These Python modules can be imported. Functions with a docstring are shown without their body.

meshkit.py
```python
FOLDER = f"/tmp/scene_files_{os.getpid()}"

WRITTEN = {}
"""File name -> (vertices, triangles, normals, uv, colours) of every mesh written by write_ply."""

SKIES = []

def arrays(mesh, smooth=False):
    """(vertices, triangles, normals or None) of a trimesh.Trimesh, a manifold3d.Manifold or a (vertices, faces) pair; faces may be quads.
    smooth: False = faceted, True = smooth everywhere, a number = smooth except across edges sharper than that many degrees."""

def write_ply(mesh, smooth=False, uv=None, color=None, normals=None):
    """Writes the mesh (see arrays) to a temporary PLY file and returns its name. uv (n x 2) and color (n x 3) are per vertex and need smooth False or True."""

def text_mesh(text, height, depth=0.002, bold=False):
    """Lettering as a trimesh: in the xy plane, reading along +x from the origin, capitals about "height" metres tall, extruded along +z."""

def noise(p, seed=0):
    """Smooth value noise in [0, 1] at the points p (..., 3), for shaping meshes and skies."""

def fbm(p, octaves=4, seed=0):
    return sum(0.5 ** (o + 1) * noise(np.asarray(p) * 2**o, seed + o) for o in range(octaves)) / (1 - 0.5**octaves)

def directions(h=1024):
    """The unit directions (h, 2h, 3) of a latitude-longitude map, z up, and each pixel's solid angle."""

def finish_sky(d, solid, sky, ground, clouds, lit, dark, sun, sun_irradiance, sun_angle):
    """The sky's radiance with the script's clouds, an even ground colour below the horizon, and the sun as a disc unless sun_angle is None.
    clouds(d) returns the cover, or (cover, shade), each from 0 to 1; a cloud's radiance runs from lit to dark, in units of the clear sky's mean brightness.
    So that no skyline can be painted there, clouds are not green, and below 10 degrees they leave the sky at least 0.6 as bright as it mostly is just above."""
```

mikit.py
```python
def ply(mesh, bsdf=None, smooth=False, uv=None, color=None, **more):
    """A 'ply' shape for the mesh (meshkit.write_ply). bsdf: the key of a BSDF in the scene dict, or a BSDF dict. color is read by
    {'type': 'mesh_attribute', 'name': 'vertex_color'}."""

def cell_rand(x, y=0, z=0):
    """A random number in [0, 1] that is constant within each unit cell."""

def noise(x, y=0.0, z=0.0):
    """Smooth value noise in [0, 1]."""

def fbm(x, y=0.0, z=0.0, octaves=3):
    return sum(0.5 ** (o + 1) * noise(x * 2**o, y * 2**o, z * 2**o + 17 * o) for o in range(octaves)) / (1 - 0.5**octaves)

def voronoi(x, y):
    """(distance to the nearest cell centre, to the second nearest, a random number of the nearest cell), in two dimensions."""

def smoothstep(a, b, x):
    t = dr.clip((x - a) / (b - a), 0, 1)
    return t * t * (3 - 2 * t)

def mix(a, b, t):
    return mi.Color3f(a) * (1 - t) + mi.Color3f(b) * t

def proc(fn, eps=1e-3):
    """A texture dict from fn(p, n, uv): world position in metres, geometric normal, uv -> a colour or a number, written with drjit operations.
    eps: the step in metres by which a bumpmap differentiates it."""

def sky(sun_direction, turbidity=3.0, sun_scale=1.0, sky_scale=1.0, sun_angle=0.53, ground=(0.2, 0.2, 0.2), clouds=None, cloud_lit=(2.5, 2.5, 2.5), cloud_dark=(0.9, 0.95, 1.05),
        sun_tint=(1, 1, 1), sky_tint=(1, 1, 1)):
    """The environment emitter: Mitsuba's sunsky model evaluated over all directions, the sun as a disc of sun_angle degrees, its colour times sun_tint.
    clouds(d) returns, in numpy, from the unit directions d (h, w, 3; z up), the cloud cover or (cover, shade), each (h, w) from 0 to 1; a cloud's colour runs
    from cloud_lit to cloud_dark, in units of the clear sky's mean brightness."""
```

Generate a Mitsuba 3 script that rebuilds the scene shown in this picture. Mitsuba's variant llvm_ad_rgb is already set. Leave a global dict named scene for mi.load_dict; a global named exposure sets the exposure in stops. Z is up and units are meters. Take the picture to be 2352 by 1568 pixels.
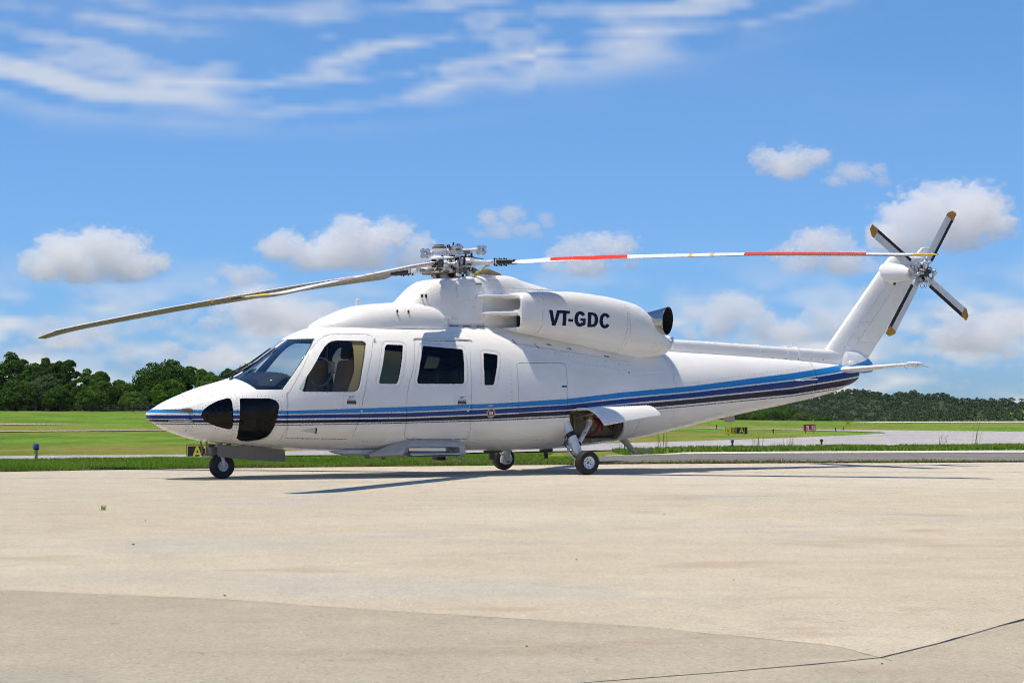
import math, random
import numpy as np
import trimesh
import drjit as dr
import mitsuba as mi
import manifold3d as m3
from scipy.interpolate import PchipInterpolator, interp1d
from scipy.spatial import Delaunay
import shapely
from shapely.geometry import Polygon, Point, LineString
import meshkit, mikit
from mikit import noise, fbm, smoothstep, mix, cell_rand, voronoi

T = mi.ScalarTransform4f
scene, labels = {}, {}

# ------------------------------------------------------------------ camera, sky, exposure
exposure = 1.55
CAM_H = 0.95
scene['camera'] = {
    'type': 'perspective', 'fov': math.degrees(2 * math.atan(1176 / 4355)), 'fov_axis': 'x',
    'near_clip': 0.1, 'far_clip': 20000.0,
    'principal_point_offset_y': -151.0 / 1568.0,
    'to_world': T().look_at(origin=[0, 0, CAM_H], target=[0, 10, CAM_H], up=[0, 0, 1]),
}
SUN = (-0.27, -0.11, 1.0)


def sky_clouds(d):
    """Torn cirrus bands high up and broken low cloud towards the horizon, all round the sky."""
    az = np.arctan2(d[..., 0], d[..., 1]); el = np.tan(np.clip(np.arcsin(d[..., 2]), 0, 1.5))
    ring = 0.9 * np.sin(az) ; wide = np.cos(az)   # periodic in azimuth
    a = np.stack([np.sin(az), np.cos(az)], -1)
    N = lambda fx, fy, oc, sd, oy=0: meshkit.fbm(np.stack([a[..., 0] * fx, a[..., 1] * fx, oy + el * fy], -1), oc, seed=sd)
    warp = N(7, 16, 3, 5) - .5
    # centre line of the cirrus band: sags in the middle, climbs to the right
    x = np.clip(az / .27, -6, 6)
    mid = .190 + .030 * np.sin(1.9 * x - .2) * (x < .05) + np.where(x > .05, .085 * np.clip(x - .05, 0, 1.2) ** 1.5, 0) - .004 * x + .016 * warp
    up = np.clip((el - mid) / .055, -3, 5); width = np.where(x < 0, .8 + .7 * np.clip(-x, 0, 1), .75 - .35 * np.clip(x, 0, 1))
    band = np.where(up < 0, np.exp(-(up / .28) ** 2), np.exp(-(up / width) ** 2))
    # fibres drawn out along the band, tearing upwards to the left
    s_ = az * 9 + 26 * (el - mid); c_ = (el - mid) * 115 + az * 7 + 6 * warp
    fib = meshkit.fbm(np.stack([np.sin(az) * 9 + 26 * (el - mid), np.cos(az) * 9, c_], -1), 5, seed=11)
    puff = N(30, 42, 4, 17)
    cirrus = np.clip((fib * .66 + puff * .46 - .49) * 5.0, 0, 1) * band * .70
    veil = np.clip((N(5, 14, 4, 31) - .46) * 2.2, 0, 1) * np.exp(-((el - .215) / .05) ** 2) * .22
    # low broken banks near the horizon
    bank = N(30, 70, 5, 23, 9); flat = N(14, 100, 4, 29, 3)
    low = np.exp(-(np.clip(el - .036, 0, 9) / .026) ** 2)
    cum = np.clip((bank * .65 + flat * .35 - .45) * 7.0, 0, 1) * low * .9
    haze = .20 * np.exp(-(el / .026) ** 2)
    cover = 1 - (1 - cirrus) * (1 - veil) * (1 - cum) * (1 - haze)
    shade = np.clip((.58 - bank) * 3.2, 0, 1) * low * .8
    return cover, shade


scene['sky'] = mikit.sky(SUN, turbidity=2.6, sky_tint=(.62, .93, 1.22), sun_tint=(.94, 1.0, 1.03), clouds=sky_clouds, cloud_lit=(2.55, 2.6, 2.7), cloud_dark=(1.25, 1.45, 1.75))


# ------------------------------------------------------------------ helpers
def label(key, text=None, cat=None, group=None, kind=None):
    e = {}
    if text: e['label'] = text
    if cat: e['category'] = cat
    if group: e['group'] = group
    if kind: e['kind'] = kind
    labels[key] = e


def numbered(key, full=False):
    if key not in scene and key not in labels and key not in RESERVED:
        RESERVED.add(key); return key
    k = 1
    while f'{key}_{k:03d}' in scene or f'{key}_{k:03d}' in labels or f'{key}_{k:03d}' in RESERVED:
        k += 1
    RESERVED.add(f'{key}_{k:03d}')
    return f'{key}_{k:03d}'


RESERVED = set()


def cat(*ms):
    ms = [m for m in ms if m is not None]
    return trimesh.util.concatenate([tm(m) for m in ms])


def tm(m):
    if hasattr(m, 'to_mesh'):
        q = m.to_mesh()
        return trimesh.Trimesh(np.array(q.vert_properties[:, :3]), np.array(q.tri_verts), process=False)
    if isinstance(m, (tuple, list)):
        v, f = np.asarray(m[0], float), np.asarray(m[1], int)
        if f.shape[1] == 4:
            f = np.vstack([f[:, [0, 1, 2]], f[:, [0, 2, 3]]])
        return trimesh.Trimesh(v, f, process=False)
    return m


def man(m):
    m = tm(m)
    m = trimesh.Trimesh(m.vertices, m.faces, process=True)
    return m3.Manifold(m3.Mesh(np.asarray(m.vertices, np.float32), np.asarray(m.faces, np.uint32)))


def box(x0, x1, y0, y1, z0, z1):
    b = trimesh.creation.box((abs(x1 - x0), abs(y1 - y0), abs(z1 - z0)))
    b.apply_translation([(x0 + x1) / 2, (y0 + y1) / 2, (z0 + z1) / 2])
    return b


def rbox(x0, x1, y0, y1, z0, z1, r=0.01, seg=8):
    x0, x1 = sorted((x0, x1)); y0, y1 = sorted((y0, y1)); z0, z1 = sorted((z0, z1))
    r = min(r, (x1 - x0) / 2.01, (y1 - y0) / 2.01, (z1 - z0) / 2.01)
    s = m3.Manifold.sphere(r, seg)
    pts = [s.translate((x, y, z)) for x in (x0 + r, x1 - r) for y in (y0 + r, y1 - r) for z in (z0 + r, z1 - r)]
    return tm(m3.Manifold.batch_hull(pts))


def tube(pts, rad, n=10, caps=True):
    p = np.asarray(pts, float)
    rad = np.broadcast_to(np.asarray(rad, float), (len(p),))
    t = np.gradient(p, axis=0); t /= np.linalg.norm(t, axis=1, keepdims=True) + 1e-12
    a = np.zeros_like(t)
    ref = np.array([0, 0, 1.0]) if abs(t[0, 2]) < 0.9 else np.array([1.0, 0, 0])
    for i in range(len(p)):
        a[i] = ref - t[i] * (ref @ t[i]); a[i] /= np.linalg.norm(a[i]) + 1e-12; ref = a[i]
    b = np.cross(t, a)
    ang = np.arange(n) * 2 * np.pi / n
    v = (p[:, None] + rad[:, None, None] * (np.cos(ang)[None, :, None] * a[:, None] + np.sin(ang)[None, :, None] * b[:, None])).reshape(-1, 3)
    f = []
    for i in range(len(p) - 1):
        for j in range(n):
            k = (j + 1) % n
            f += [(i * n + j, i * n + k, (i + 1) * n + k), (i * n + j, (i + 1) * n + k, (i + 1) * n + j)]
    if caps:
        v = np.vstack([v, p[:1], p[-1:]]); m = len(p) * n
        for j in range(n):
            k = (j + 1) % n
            f += [(m, k, j), (m + 1, (len(p) - 1) * n + j, (len(p) - 1) * n + k)]
    return trimesh.Trimesh(v, np.array(f), process=False)


def cyl(p0, p1, r, r1=None, n=16):
    return tube([p0, p1], [r, r if r1 is None else r1], n)


def lathe(profile, axis_p, axis_d, n=40):
    """profile: (radius, along) pairs, revolved about the axis."""
    d = np.asarray(axis_d, float); d /= np.linalg.norm(d)
    a = np.cross(d, [0, 0, 1.0] if abs(d[2]) < 0.9 else [1.0, 0, 0]); a /= np.linalg.norm(a); b = np.cross(d, a)
    pr = np.asarray(profile, float); ang = np.arange(n) * 2 * np.pi / n
    ring = np.cos(ang)[:, None] * a + np.sin(ang)[:, None] * b
    v = (np.asarray(axis_p, float) + pr[:, 1][:, None, None] * d + pr[:, 0][:, None, None] * ring[None]).reshape(-1, 3)
    f = []
    for i in range(len(pr) - 1):
        for j in range(n):
            k = (j + 1) % n
            f += [(i * n + j, i * n + k, (i + 1) * n + k), (i * n + j, (i + 1) * n + k, (i + 1) * n + j)]
    m = trimesh.Trimesh(v, np.array(f), process=False)
    return m


def prism(poly, y0, y1):
    """An XZ polygon extruded along Y from y0 to y1, as a Manifold."""
    if not isinstance(poly, Polygon): poly = Polygon(poly)
    poly = shapely.geometry.polygon.orient(poly.buffer(0), 1.0)
    cs = m3.CrossSection([np.array(r.coords)[:-1] for r in [poly.exterior, *poly.interiors]], m3.FillRule.EvenOdd)
    e = cs.extrude(y1 - y0)  # along z
    # (x, z_poly, extr) -> X = x, Z = z_poly, Y = y1 - extr  (keeps orientation)
    return e.transform(np.array([[1, 0, 0, 0], [0, 0, -1, y1], [0, 1, 0, 0]], float))


def mirror(poly_or_mesh):
    m = tm(poly_or_mesh).copy(); m.vertices = m.vertices * np.array([1, -1, 1]); m.faces = m.faces[:, ::-1]
    return m


# helicopter frame: X forward, Y to port, Z up, origin on the ground under the rotor mast
YAW = math.radians(29.05)
ORG = np.array([-0.88, 27.0, 0.0])
FWD = np.array([-math.cos(YAW), -math.sin(YAW), 0]); PORT = np.array([math.sin(YAW), -math.cos(YAW), 0])
ROT = np.stack([FWD, PORT, [0, 0, 1.0]], 1)


def H(m):
    m = tm(m).copy(); m.vertices = m.vertices @ ROT.T + ORG
    return m


def hloc(p):
    x, y = p.x - float(ORG[0]), p.y - float(ORG[1])
    return x * float(FWD[0]) + y * float(FWD[1]), x * float(PORT[0]) + y * float(PORT[1]), p.z


def add(key, mesh, bsdf, smooth=30, **kw):
    key = numbered(key)
    scene[key] = mikit.ply(mesh, bsdf, smooth=smooth, **kw)
    return key


HELI = 'helicopter'


def hp(name, mesh, bsdf, parent=HELI, smooth=30):
    """A part of the helicopter (mesh in the helicopter frame)."""
    return add(f'{parent}__{name}', H(mesh), bsdf, smooth)


# ------------------------------------------------------------------ materials
def bsdf(name, **kw):
    scene[name] = kw


def pr(name, color, rough=0.5, metallic=0.0, spec=0.5, two=True, **kw):
    c = color if isinstance(color, dict) else {'type': 'rgb', 'value': list(color)}
    b = {'type': 'principled', 'base_color': c, 'roughness': rough, 'metallic': metallic, 'specular': spec, **kw}
    scene[name] = {'type': 'twosided', 'inner': b} if two else b


def tab(x, xs, ys):
    """Piecewise linear table (xs ascending)."""
    r = mi.Float(ys[0])
    for i in range(len(xs) - 1):
        t = dr.clip((x - xs[i]) / (xs[i + 1] - xs[i]), 0, 1)
        r += t * (ys[i + 1] - ys[i])
    return r


KX = [-7.4, -6.75, -5.80, -3.72, -2.335, -1.34, -.21, 1.19, 2.85, 4.47]
BAND = {k: v[::-1] for k, v in dict(
    lt=[.922, .904, .956, 1.004, 1.067, 1.165, 1.268, 1.479, 1.597, 1.69],
    lb=[.876, .859, .888, .941, .991, 1.088, 1.186, 1.378, 1.496, 1.58],
    mt=[.848, .847, .874, .926, .981, 1.069, 1.170, 1.357, 1.480, 1.565],
    mb=[.798, .801, .815, .860, .913, 1.003, 1.093, 1.256, 1.377, 1.465],
    nt=[.790, .781, .797, .845, .898, .978, 1.073, 1.239, 1.357, 1.445],
    nb=[.758, .738, .753, .790, .836, .912, 1.001, 1.146, 1.259, 1.345],
    kt=[.742, .721, .744, .778, .821, .893, .976, 1.126, 1.237, 1.315],
    kb=[.730, .710, .733, .763, .805, .878, .963, 1.112, 1.223, 1.30]).items()}


def paint(p, n, uv):
    X, Y, Z = hloc(p)
    w = .0048

    def inside(a, b):
        return smoothstep(-w, w, tab(X, KX, BAND[a]) - Z) * smoothstep(-w, w, Z - tab(X, KX, BAND[b]))
    dirt = fbm(X * 1.7, Y * 1.7, Z * 3.0, 4)
    c = mix((.80, .785, .765), (.765, .745, .715), smoothstep(.45, .75, dirt))
    c = mix(c, (.018, .21, .52), inside('lt', 'lb'))
    c = mix(c, (.0005, .034, .19), inside('mt', 'mb'))
    c = mix(c, (.0005, .008, .040), inside('nt', 'nb'))
    c = mix(c, (.006, .005, .005), inside('kt', 'kb'))
    return c


def white_wear(p, n, uv):
    X, Y, Z = hloc(p)
    return mix((.80, .785, .765), (.76, .74, .71), smoothstep(.42, .75, fbm(X * 2.1 + 5, Y * 2.1, Z * 3.2, 4)))


pr('fuselage_paint', mikit.proc(paint), .16, spec=.26, clearcoat=.22, clearcoat_gloss=.96)
pr('white_paint', mikit.proc(white_wear), .17, spec=.42, clearcoat=.5, clearcoat_gloss=.95)
pr('white_satin', (.74, .74, .73), .45)
pr('light_blue_paint', (.030, .25, .56), .22, clearcoat=.6)
pr('registration_paint', (.001, .009, .045), .5, spec=.2)
pr('black_print', (.02, .02, .022), .5)
pr('maroon_print', (.11, .018, .015), .4)
pr('tan_print', (.42, .30, .17), .4)
pr('rubber', mikit.proc(lambda p, n, uv: mix((.012, .012, .013), (.03, .027, .024), fbm(p.x * 30, p.y * 30, p.z * 30, 3))), .75)
pr('rubber_brown', mikit.proc(lambda p, n, uv: mix((.012, .009, .007), (.034, .026, .020), fbm(p.x * 22, p.y * 22, p.z * 22, 3))), .7)
pr('black_plastic', (.014, .014, .016), .35)
pr('dark_metal', mikit.proc(lambda p, n, uv: mix((.03, .03, .032), (.10, .095, .09), fbm(p.x * 14, p.y * 14, p.z * 14, 3))), .45, metallic=.6)
pr('bare_metal', mikit.proc(lambda p, n, uv: mix((.42, .41, .40), (.72, .71, .70), fbm(p.x * 18, p.y * 18, p.z * 18, 3))), .32, metallic=.85)
pr('brown_metal', mikit.proc(lambda p, n, uv: mix((.14, .10, .07), (.28, .22, .16), fbm(p.x * 25, p.y * 25, p.z * 25, 3))), .5, metallic=.35)
pr('grey_paint', mikit.proc(lambda p, n, uv: mix((.40, .42, .45), (.55, .57, .60), fbm(p.x * 9, p.y * 9, p.z * 9, 3))), .4)
pr('gear_paint', mikit.proc(lambda p, n, uv: mix((.60, .62, .66), (.76, .77, .79), fbm(p.x * 11, p.y * 11, p.z * 11, 3))), .35)
pr('red_rubber', (.14, .008, .008), .5)
pr('red_paint', (.66, .045, .012), .45, spec=.2)
pr('taupe_paint', (.17, .15, .125), .5)
pr('step_paint', (.40, .385, .36), .35)
pr('faded_red', (.52, .27, .25), .5, spec=.2)
pr('yellow_paint', (.68, .42, .03), .4)
pr('lemon_paint', (.72, .60, .02), .4)
pr('tip_paint', (.42, .20, .015), .4)
pr('blade_grey', mikit.proc(lambda p, n, uv: mix((.205, .18, .168), (.29, .26, .245), fbm(p.x * 3, p.y * 3, p.z * 6, 4))), .42)
pr('tail_blade_grey', mikit.proc(lambda p, n, uv: mix((.56, .56, .58), (.66, .66, .67), fbm(p.x * 8, p.y * 8, p.z * 8, 3))), .4)
pr('chrome', (.56, .53, .49), .12, metallic=1.0)
pr('soot', (.010, .009, .008), .8)
pr('bay_paint', mikit.proc(lambda p, n, uv: mix((.16, .13, .09), (.30, .26, .19), fbm(p.x * 6, p.y * 6, p.z * 6, 4))), .6)
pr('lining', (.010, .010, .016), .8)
pr('cream_panel', (.50, .38, .15), .6)
pr('pale_panel', (.40, .35, .27), .7)
pr('seat_tan', (.40, .19, .06), .7, spec=.1)
pr('seat_pale', (.26, .22, .165), .75)
pr('navy_cloth', (.010, .012, .026), .85)
pr('olive_paint', (.16, .125, .05), .5)
scene['clear_glass'] = {'type': 'thindielectric', 'int_ior': 1.30, 'specular_transmittance': {'type': 'rgb', 'value': [.70, .74, .76]}}
scene['windscreen_glass'] = {'type': 'thindielectric', 'int_ior': 1.55, 'specular_transmittance': {'type': 'rgb', 'value': [.80, .88, .94]}}
scene['tinted_glass'] = {'type': 'thindielectric', 'int_ior': 1.24, 'specular_transmittance': {'type': 'rgb', 'value': [.23, .225, .18]}}
scene['dark_glass'] = {'type': 'thindielectric', 'int_ior': 1.24, 'specular_transmittance': {'type': 'rgb', 'value': [.10, .07, .05]}}
# ------------------------------------------------------------------ helicopter: fuselage loft
ST=np.array([
(4.47,.862,.838,.02,.85,2.0,2.0),
(4.44,.895,.785,.12,.85,2.0,2.0),
(4.37,.935,.735,.215,.85,2.0,2.0),
(4.22,1.022,.655,.34,.85,2.05,2.05),
(4.00,1.118,.572,.47,.85,2.1,2.1),
(3.75,1.212,.507,.585,.86,2.15,2.2),
(3.45,1.297,.468,.70,.88,2.2,2.3),
(3.30,1.343,.452,.75,.90,2.2,2.35),
(3.10,1.450,.432,.80,.92,2.2,2.4),
(2.80,1.662,.405,.865,.95,2.25,2.5),
(2.58,1.822,.388,.905,.97,2.3,2.5),
(2.40,1.938,.372,.93,.98,2.4,2.5),
(2.10,2.048,.358,.965,1.0,2.5,2.5),
(1.60,2.103,.345,.99,1.0,2.6,2.5),
(0.80,2.12,.335,1.0,1.0,2.7,2.5),
(-0.3,2.11,.33,1.0,1.0,2.7,2.5),
(-1.0,2.08,.33,.99,1.0,2.6,2.4),
(-1.6,2.02,.345,.96,1.01,2.5,2.3),
(-2.2,1.95,.385,.91,1.03,2.4,2.2),
(-3.0,1.86,.47,.80,1.07,2.3,2.1),
(-3.7,1.80,.59,.68,1.13,2.2,2.1),
(-4.4,1.775,.725,.56,1.20,2.15,2.05),
(-5.2,1.745,.875,.44,1.28,2.1,2.05),
(-6.0,1.71,1.01,.335,1.35,2.1,2.0),
(-6.8,1.655,1.175,.24,1.41,2.1,2.0),
(-7.15,1.625,1.295,.185,1.45,2.1,2.0),
(-7.32,1.58,1.38,.12,1.47,2.0,2.0),
(-7.40,1.49,1.46,.02,1.475,2.0,2.0)])
_S = ST[np.argsort(ST[:, 0])]
PF=[PchipInterpolator(_S[:,0],_S[:,k]) for k in range(1,7)]
def sec(X,off=0.):
    zt,zb,w,zc,nt,nb=[p(X) for p in PF]
    return zt-off,zb+off,np.maximum(w-off,.004),zc,nt,nb
def ys(X,Z,off=0.):
    X=np.asarray(X,float);Z=np.asarray(Z,float)
    zt,zb,w,zc,nt,nb=sec(X,off)
    up=Z>=zc
    t=np.where(up,(Z-zc)/np.maximum(zt-zc,1e-4),(zc-Z)/np.maximum(zc-zb,1e-4)); t=np.clip(t,0,1)
    n=np.where(up,nt,nb)
    return w*(1-t**n)**(1/n)


def loft(xs, params, nth=120, ycen=None):
    """Closed superellipse loft along X. params(X) -> zt, zb, w, zc, nt, nb."""
    th = np.linspace(0, 2 * np.pi, nth, endpoint=False)
    zt, zb, w, zc, nt, nb = [np.asarray(v, float)[:, None] for v in params(xs)]
    S, C = np.sin(th)[None], np.cos(th)[None]
    n = np.where(S >= 0, nt, nb)
    y = w * np.sign(C) * np.abs(C) ** (2 / n)
    z = zc + np.where(S >= 0, zt - zc, zc - zb) * np.sign(S) * np.abs(S) ** (2 / n)
    if ycen is not None: y = y + np.asarray(ycen)[:, None]
    N = len(xs)
    v = np.stack([np.broadcast_to(np.asarray(xs)[:, None], y.shape), y, z], -1).reshape(-1, 3)
    i, j = np.meshgrid(np.arange(N - 1), np.arange(nth), indexing='ij')
    k = (j + 1) % nth
    a, b, c, d = i * nth + j, i * nth + k, (i + 1) * nth + k, (i + 1) * nth + j
    f = np.vstack([np.stack([a.ravel(), b.ravel(), c.ravel()], 1), np.stack([a.ravel(), c.ravel(), d.ravel()], 1)])
    v = np.vstack([v, [[xs[0], y[0].mean(), z[0].mean()], [xs[-1], y[-1].mean(), z[-1].mean()]]])
    jj = np.arange(nth); kk = (jj + 1) % nth
    f = np.vstack([f, np.stack([np.full(nth, N * nth), kk, jj], 1), np.stack([np.full(nth, N * nth + 1), (N - 1) * nth + jj, (N - 1) * nth + kk], 1)])
    m = trimesh.Trimesh(v, f, process=False)
    if m.volume < 0: m.invert()
    return m


def stations(rows):
    """rows (X, zt, zb, w, zc, nt, nb[, yc]) -> interpolating params function."""
    r = np.array(sorted(rows)); ps = [PchipInterpolator(r[:, 0], r[:, k]) for k in range(1, r.shape[1])]
    return lambda X: [p(X) for p in ps]


def bodyF(p):
    zt, zb, w, zc, nt, nb = sec(np.clip(p[:, 0], -7.395, 4.465))
    up = p[:, 2] >= zc
    t = np.where(up, (p[:, 2] - zc) / (zt - zc), (zc - p[:, 2]) / (zc - zb)); n = np.where(up, nt, nb)
    return (np.abs(p[:, 1]) / w) ** n + np.clip(t, 0, None) ** n - 1


def body_normal(p):
    e = 2e-3; g = np.stack([bodyF(p + d) - bodyF(p - d) for d in np.eye(3) * e], 1)
    return g / (np.linalg.norm(g, axis=1, keepdims=True) + 1e-12)


def hbody(name, mesh, mat, parent=HELI):
    """A piece of the fuselage skin: its outer faces take the loft's own smooth normals."""
    m = tm(mesh); tri = m.vertices[m.faces]; fn = np.cross(tri[:, 1] - tri[:, 0], tri[:, 2] - tri[:, 0])
    ok = np.linalg.norm(fn, axis=1) > 1e-10
    tri, fn = tri[ok], fn[ok]; fn /= np.linalg.norm(fn, axis=1, keepdims=True)
    v = tri.reshape(-1, 3); n = np.repeat(fn, 3, 0)
    on = np.abs(bodyF(v)) < 6e-3
    bn = body_normal(v); good = on & ((bn * n).sum(1) > .75)
    n = np.where(good[:, None], bn, n)
    v2, n2 = v @ ROT.T + ORG, n @ ROT.T
    key = numbered(f'{parent}__{name}')
    path = meshkit.write_ply((v2, np.arange(len(v2)).reshape(-1, 3)), False, normals=n2)
    scene[key] = {'type': 'ply', 'filename': path, 'face_normals': False, 'bsdf': {'type': 'ref', 'id': mat}}
    return key


def drape(poly, off=0.0, step=.05, side=1, fn=None):
    """A sheet over the XZ polygon lying on the fuselage side (or on fn(X, Z)), off metres outside it."""
    fn = fn or (lambda X, Z: ys(X, Z))
    if not isinstance(poly, Polygon): poly = Polygon(poly)
    poly = poly.buffer(0); rings = [poly.exterior, *poly.interiors]
    pts = []
    for r in rings:
        n = max(8, int(r.length / step * 2)); pts += [r.interpolate(i / n, normalized=True).coords[0] for i in range(n)]
    x0, y0, x1, y1 = poly.bounds
    inner = poly.buffer(-step * .35)
    gx, gy = np.meshgrid(np.arange(x0, x1, step), np.arange(y0, y1, step)); g = np.c_[gx.ravel(), gy.ravel()]
    if len(g): g = g[shapely.contains_xy(inner, g[:, 0], g[:, 1])]
    pts = np.vstack([np.array(pts), g]); tri = Delaunay(pts).simplices
    c = pts[tri].mean(1); tri = tri[shapely.contains_xy(poly, c[:, 0], c[:, 1])]
    Y = fn(pts[:, 0], pts[:, 1]) + off
    v = np.c_[pts[:, 0], side * Y, pts[:, 1]]; a = v[tri]
    ny = np.cross(a[:, 1] - a[:, 0], a[:, 2] - a[:, 0])[:, 1]
    tri = np.where((ny * side < 0)[:, None], tri[:, ::-1], tri)
    return trimesh.Trimesh(v, tri, process=False)


def rounded(pts, r=.02):
    p = Polygon(pts).buffer(0)
    return p.buffer(-r).buffer(2 * r).buffer(-r)


BXS = np.unique(np.r_[np.linspace(-7.4, -7.0, 18), np.linspace(-7.0, 3.0, 150), np.linspace(3.0, 4.3, 40), 4.47 - .17 * np.linspace(1, 0, 16) ** 2])
outer = man(loft(BXS, sec, 132))
ixs = np.linspace(-2.9, 4.1, 110)
inner = man(loft(ixs, lambda X: sec(X, .024), 100))

COCKPIT_WIN = rounded([(2.676, 1.205), (2.658, 1.173), (2.617, 1.154), (1.928, 1.151), (1.881, 1.172), (1.849, 1.223), (1.796, 1.441), (1.714, 1.699), (1.674, 1.796), (1.683, 1.826), (1.715, 1.842), (2.063, 1.844), (2.13, 1.836), (2.19, 1.805), (2.247, 1.76), (2.329, 1.664), (2.501, 1.429), (2.659, 1.234)])
COCKPIT_DOOR = rounded([(2.832, 1.135), (2.838, 0.825), (2.814, 0.639), (2.787, 0.535), (2.372, 0.53), (1.93, 0.523), (1.885, 0.562), (1.867, 0.698), (1.811, 1.028), (1.72, 1.422), (1.605, 1.742), (1.546, 1.873), (1.551, 1.922), (1.609, 1.938), (2.096, 1.932), (2.189, 1.907), (2.297, 1.84), (2.428, 1.718), (2.811, 1.143)], .01)
CABIN_WIN = rounded([(1.403, 1.777), (1.374, 1.797), (1.16, 1.794), (1.144, 1.773), (1.161, 1.732), (1.281, 1.314), (1.304, 1.27), (1.326, 1.263), (1.56, 1.265), (1.573, 1.281), (1.569, 1.312), (1.425, 1.744)], .015)
CABIN_DOOR = rounded([(0.936, 1.866), (0.979, 1.783), (1.06, 1.459), (1.124, 1.299), (1.164, 1.14), (1.177, 0.901), (1.162, 0.662), (1.124, 0.549), (1.078, 0.516), (0.145, 0.508), (0.135, 0.542), (0.185, 0.82), (0.18, 1.176), (0.168, 1.533), (0.115, 1.83), (0.098, 1.866)], .01)
CABIN_DOOR_WIN = rounded([(0.858, 1.772), (0.832, 1.786), (0.258, 1.748), (0.246, 1.729), (0.29, 1.305), (0.31, 1.269), (0.984, 1.268), (1.005, 1.281), (1.009, 1.316), (0.941, 1.557)], .02)
REAR_WIN = rounded([(-0.06, 1.684), (-0.083, 1.701), (-0.273, 1.678), (-0.282, 1.654), (-0.254, 1.538), (-0.182, 1.275), (-0.163, 1.254), (-0.033, 1.253), (-0.021, 1.266), (-0.034, 1.535)], .012)
BAGGAGE = rounded([(-0.545, 0.87), (-0.556, 1.541), (-0.59, 1.566), (-0.639, 1.575), (-1.332, 1.576), (-1.375, 1.551), (-1.378, 1.484), (-1.36, 0.874)], .03)
NOSE_WIN = rounded([(3.907, 0.85), (3.874, 0.919), (3.798, 0.98), (3.691, 1.034), (3.588, 1.065), (3.539, 1.069), (3.524, 1.026), (3.519, 0.888), (3.51, 0.703), (3.514, 0.66), (3.572, 0.664), (3.693, 0.696), (3.8, 0.742), (3.874, 0.788)], .025)
CHIN_WIN = rounded([(3.43, 1.057), (3.407, 1.068), (3.063, 1.068), (2.984, 1.042), (2.945, 0.988), (2.943, 0.934), (2.962, 0.826), (2.995, 0.655), (3.022, 0.569), (3.096, 0.521), (3.22, 0.497), (3.327, 0.506), (3.404, 0.546), (3.436, 0.641), (3.446, 0.826)], .02)
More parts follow.
